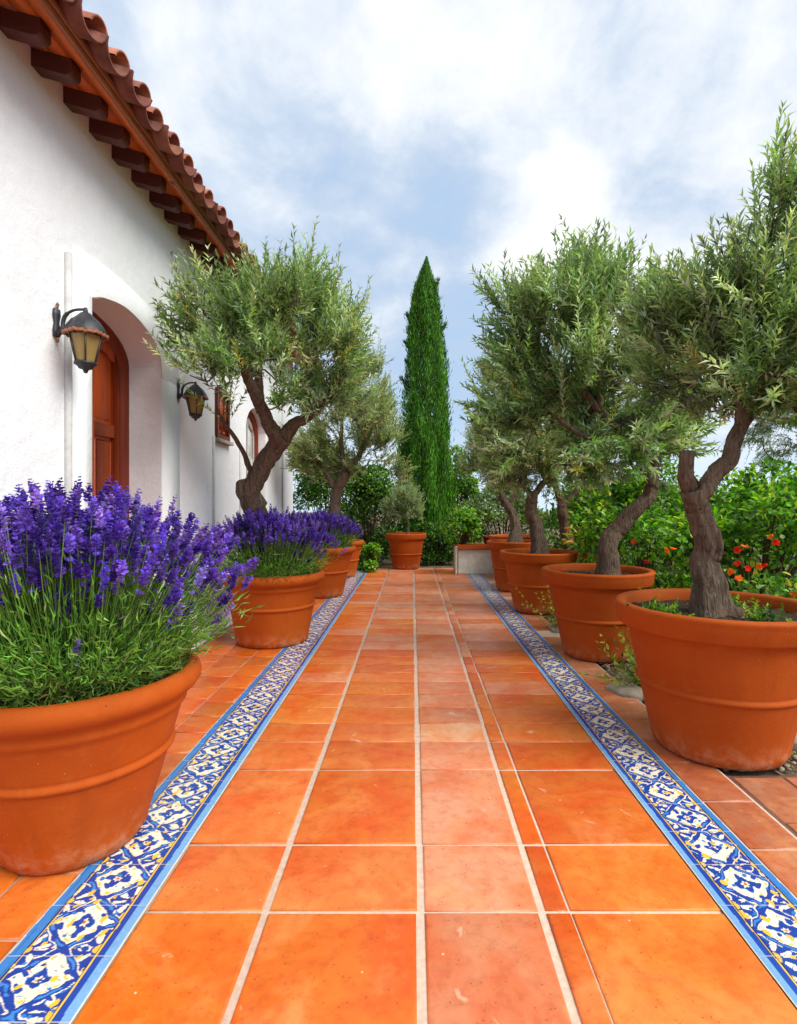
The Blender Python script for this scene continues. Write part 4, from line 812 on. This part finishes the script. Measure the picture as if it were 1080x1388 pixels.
for i,(x,y,rx,ry,lab) in enumerate([(1.60,4.15,.13,.17,'flat pale stone beside the border between first and second right pots'),(1.85,4.02,.12,.13,'flat stone just behind the nearest right pot'),(1.78,4.42,.15,.10,'flat brown stone in front of the second right pot'),(1.62,6.2,.12,.2,'flat stone between the second and third right pots'),(2.36,3.0,.16,.11,'flat stone at the soil edge right of the nearest pot'),(2.25,3.3,.10,.12,'small stone in the dry soil right of the nearest pot')]): flat_stone(x,y,rx,ry,lab,100+i)

# ================================================================== SKY, SUN, CAMERA
w=NT('World',True); tc=w.n('ShaderNodeTexCoord').outputs['Generated']
sky=w.n('ShaderNodeTexSky',sky_type='NISHITA',sun_disc=False,sun_elevation=R(46),sun_rotation=R(120),altitude=50,air_density=1.0,dust_density=1.0,ozone_density=1.2).outputs[0]
sep=w.n('ShaderNodeSeparateXYZ',{0:tc}); zz=w.math('ADD',w.math('MAXIMUM',sep.outputs[2],0.0),.55)
cv=w.n('ShaderNodeCombineXYZ',{0:w.math('DIVIDE',sep.outputs[0],zz),1:w.math('DIVIDE',sep.outputs[1],zz),2:SKYSEED if 'SKYSEED' in globals() else 3.3}).outputs[0]
n1=w.noise(1.9,10,.58,cv,.3); n2=w.noise(6.0,9,.6,cv,.2)
def blob(px,py,size,amt):
    d=np.array([(px-VX)/F,1,-(py-VY)/F]); d/=np.linalg.norm(d)
    dp=w.n('ShaderNodeVectorMath',{0:tc,1:tuple(d)},operation='DOT_PRODUCT').outputs['Value']
    mr=w.n('ShaderNodeMapRange',{'Value':dp,'From Min':math.cos(R(size)),'From Max':1.0,'To Min':0.0,'To Max':amt},interpolation_type='SMOOTHSTEP').outputs[0]; return mr
f=w.math('ADD',w.math('ADD',n1,.025),w.math('MULTIPLY',w.math('SUBTRACT',n2,.5),.6))
for bb in ((850,140,24,.19),(370,150,18,.15),(620,60,10,.05),(700,330,7,.11),(620,235,9,-.10),(520,20,8,-.04),(1000,250,12,-.05),(230,10,9,-.06),(640,500,14,-.12)): f=w.math('ADD',f,blob(*bb))
cloud=w.ramp(f,[(.32,.10),(.46,.60),(.58,.97),(.64,1)])
shade=w.ramp(f,[(.42,(3.3,3.85,4.8)),(.55,(4.2,4.7,5.4)),(.68,(5.5,5.7,6.0)),(.80,(6.3,6.3,6.3))])
hz=w.mix(sky,(2.7,3.8,5.2),.9)
c=w.mix(hz,shade,cloud)
c=w.mix((4.2,5.2,6.1),c,w.ramp(sep.outputs[2],[(.0,0),(.16,1)]))
bg=w.n('ShaderNodeBackground',{'Color':c,'Strength':.095}); w.n('ShaderNodeOutputWorld',{'Surface':bg.outputs[0]}); scene.world=w.m
sd=bpy.data.lights.new('sun','SUN'); sd.energy=2.6; sd.angle=R(48); sd.color=(1,.95,.87); so=bpy.data.objects.new('sun',sd); COL.objects.link(so)
from mathutils import Vector
az=R(120); el=R(46); dirv=Vector((math.sin(az)*math.cos(el),math.cos(az)*math.cos(el),math.sin(el))); so.rotation_euler=dirv.to_track_quat('Z','Y').to_euler(); so.location=(4,-4,9)
cam=bpy.data.cameras.new('camera'); co=bpy.data.objects.new('camera',cam); COL.objects.link(co); co.location=(0,0,H0); co.rotation_euler=(R(90),0,0)
cam.sensor_fit='HORIZONTAL'; cam.sensor_width=36; cam.lens=36*F/1080; cam.shift_x=-(VX-540)/1080; cam.shift_y=-(694-VY)/1080; cam.clip_end=2000; cam.clip_start=.05
scene.camera=co
vs=scene.view_settings; vs.view_transform='Standard'; vs.look='None'; vs.gamma=1; vs.use_curve_mapping=False; vs.exposure=0.90
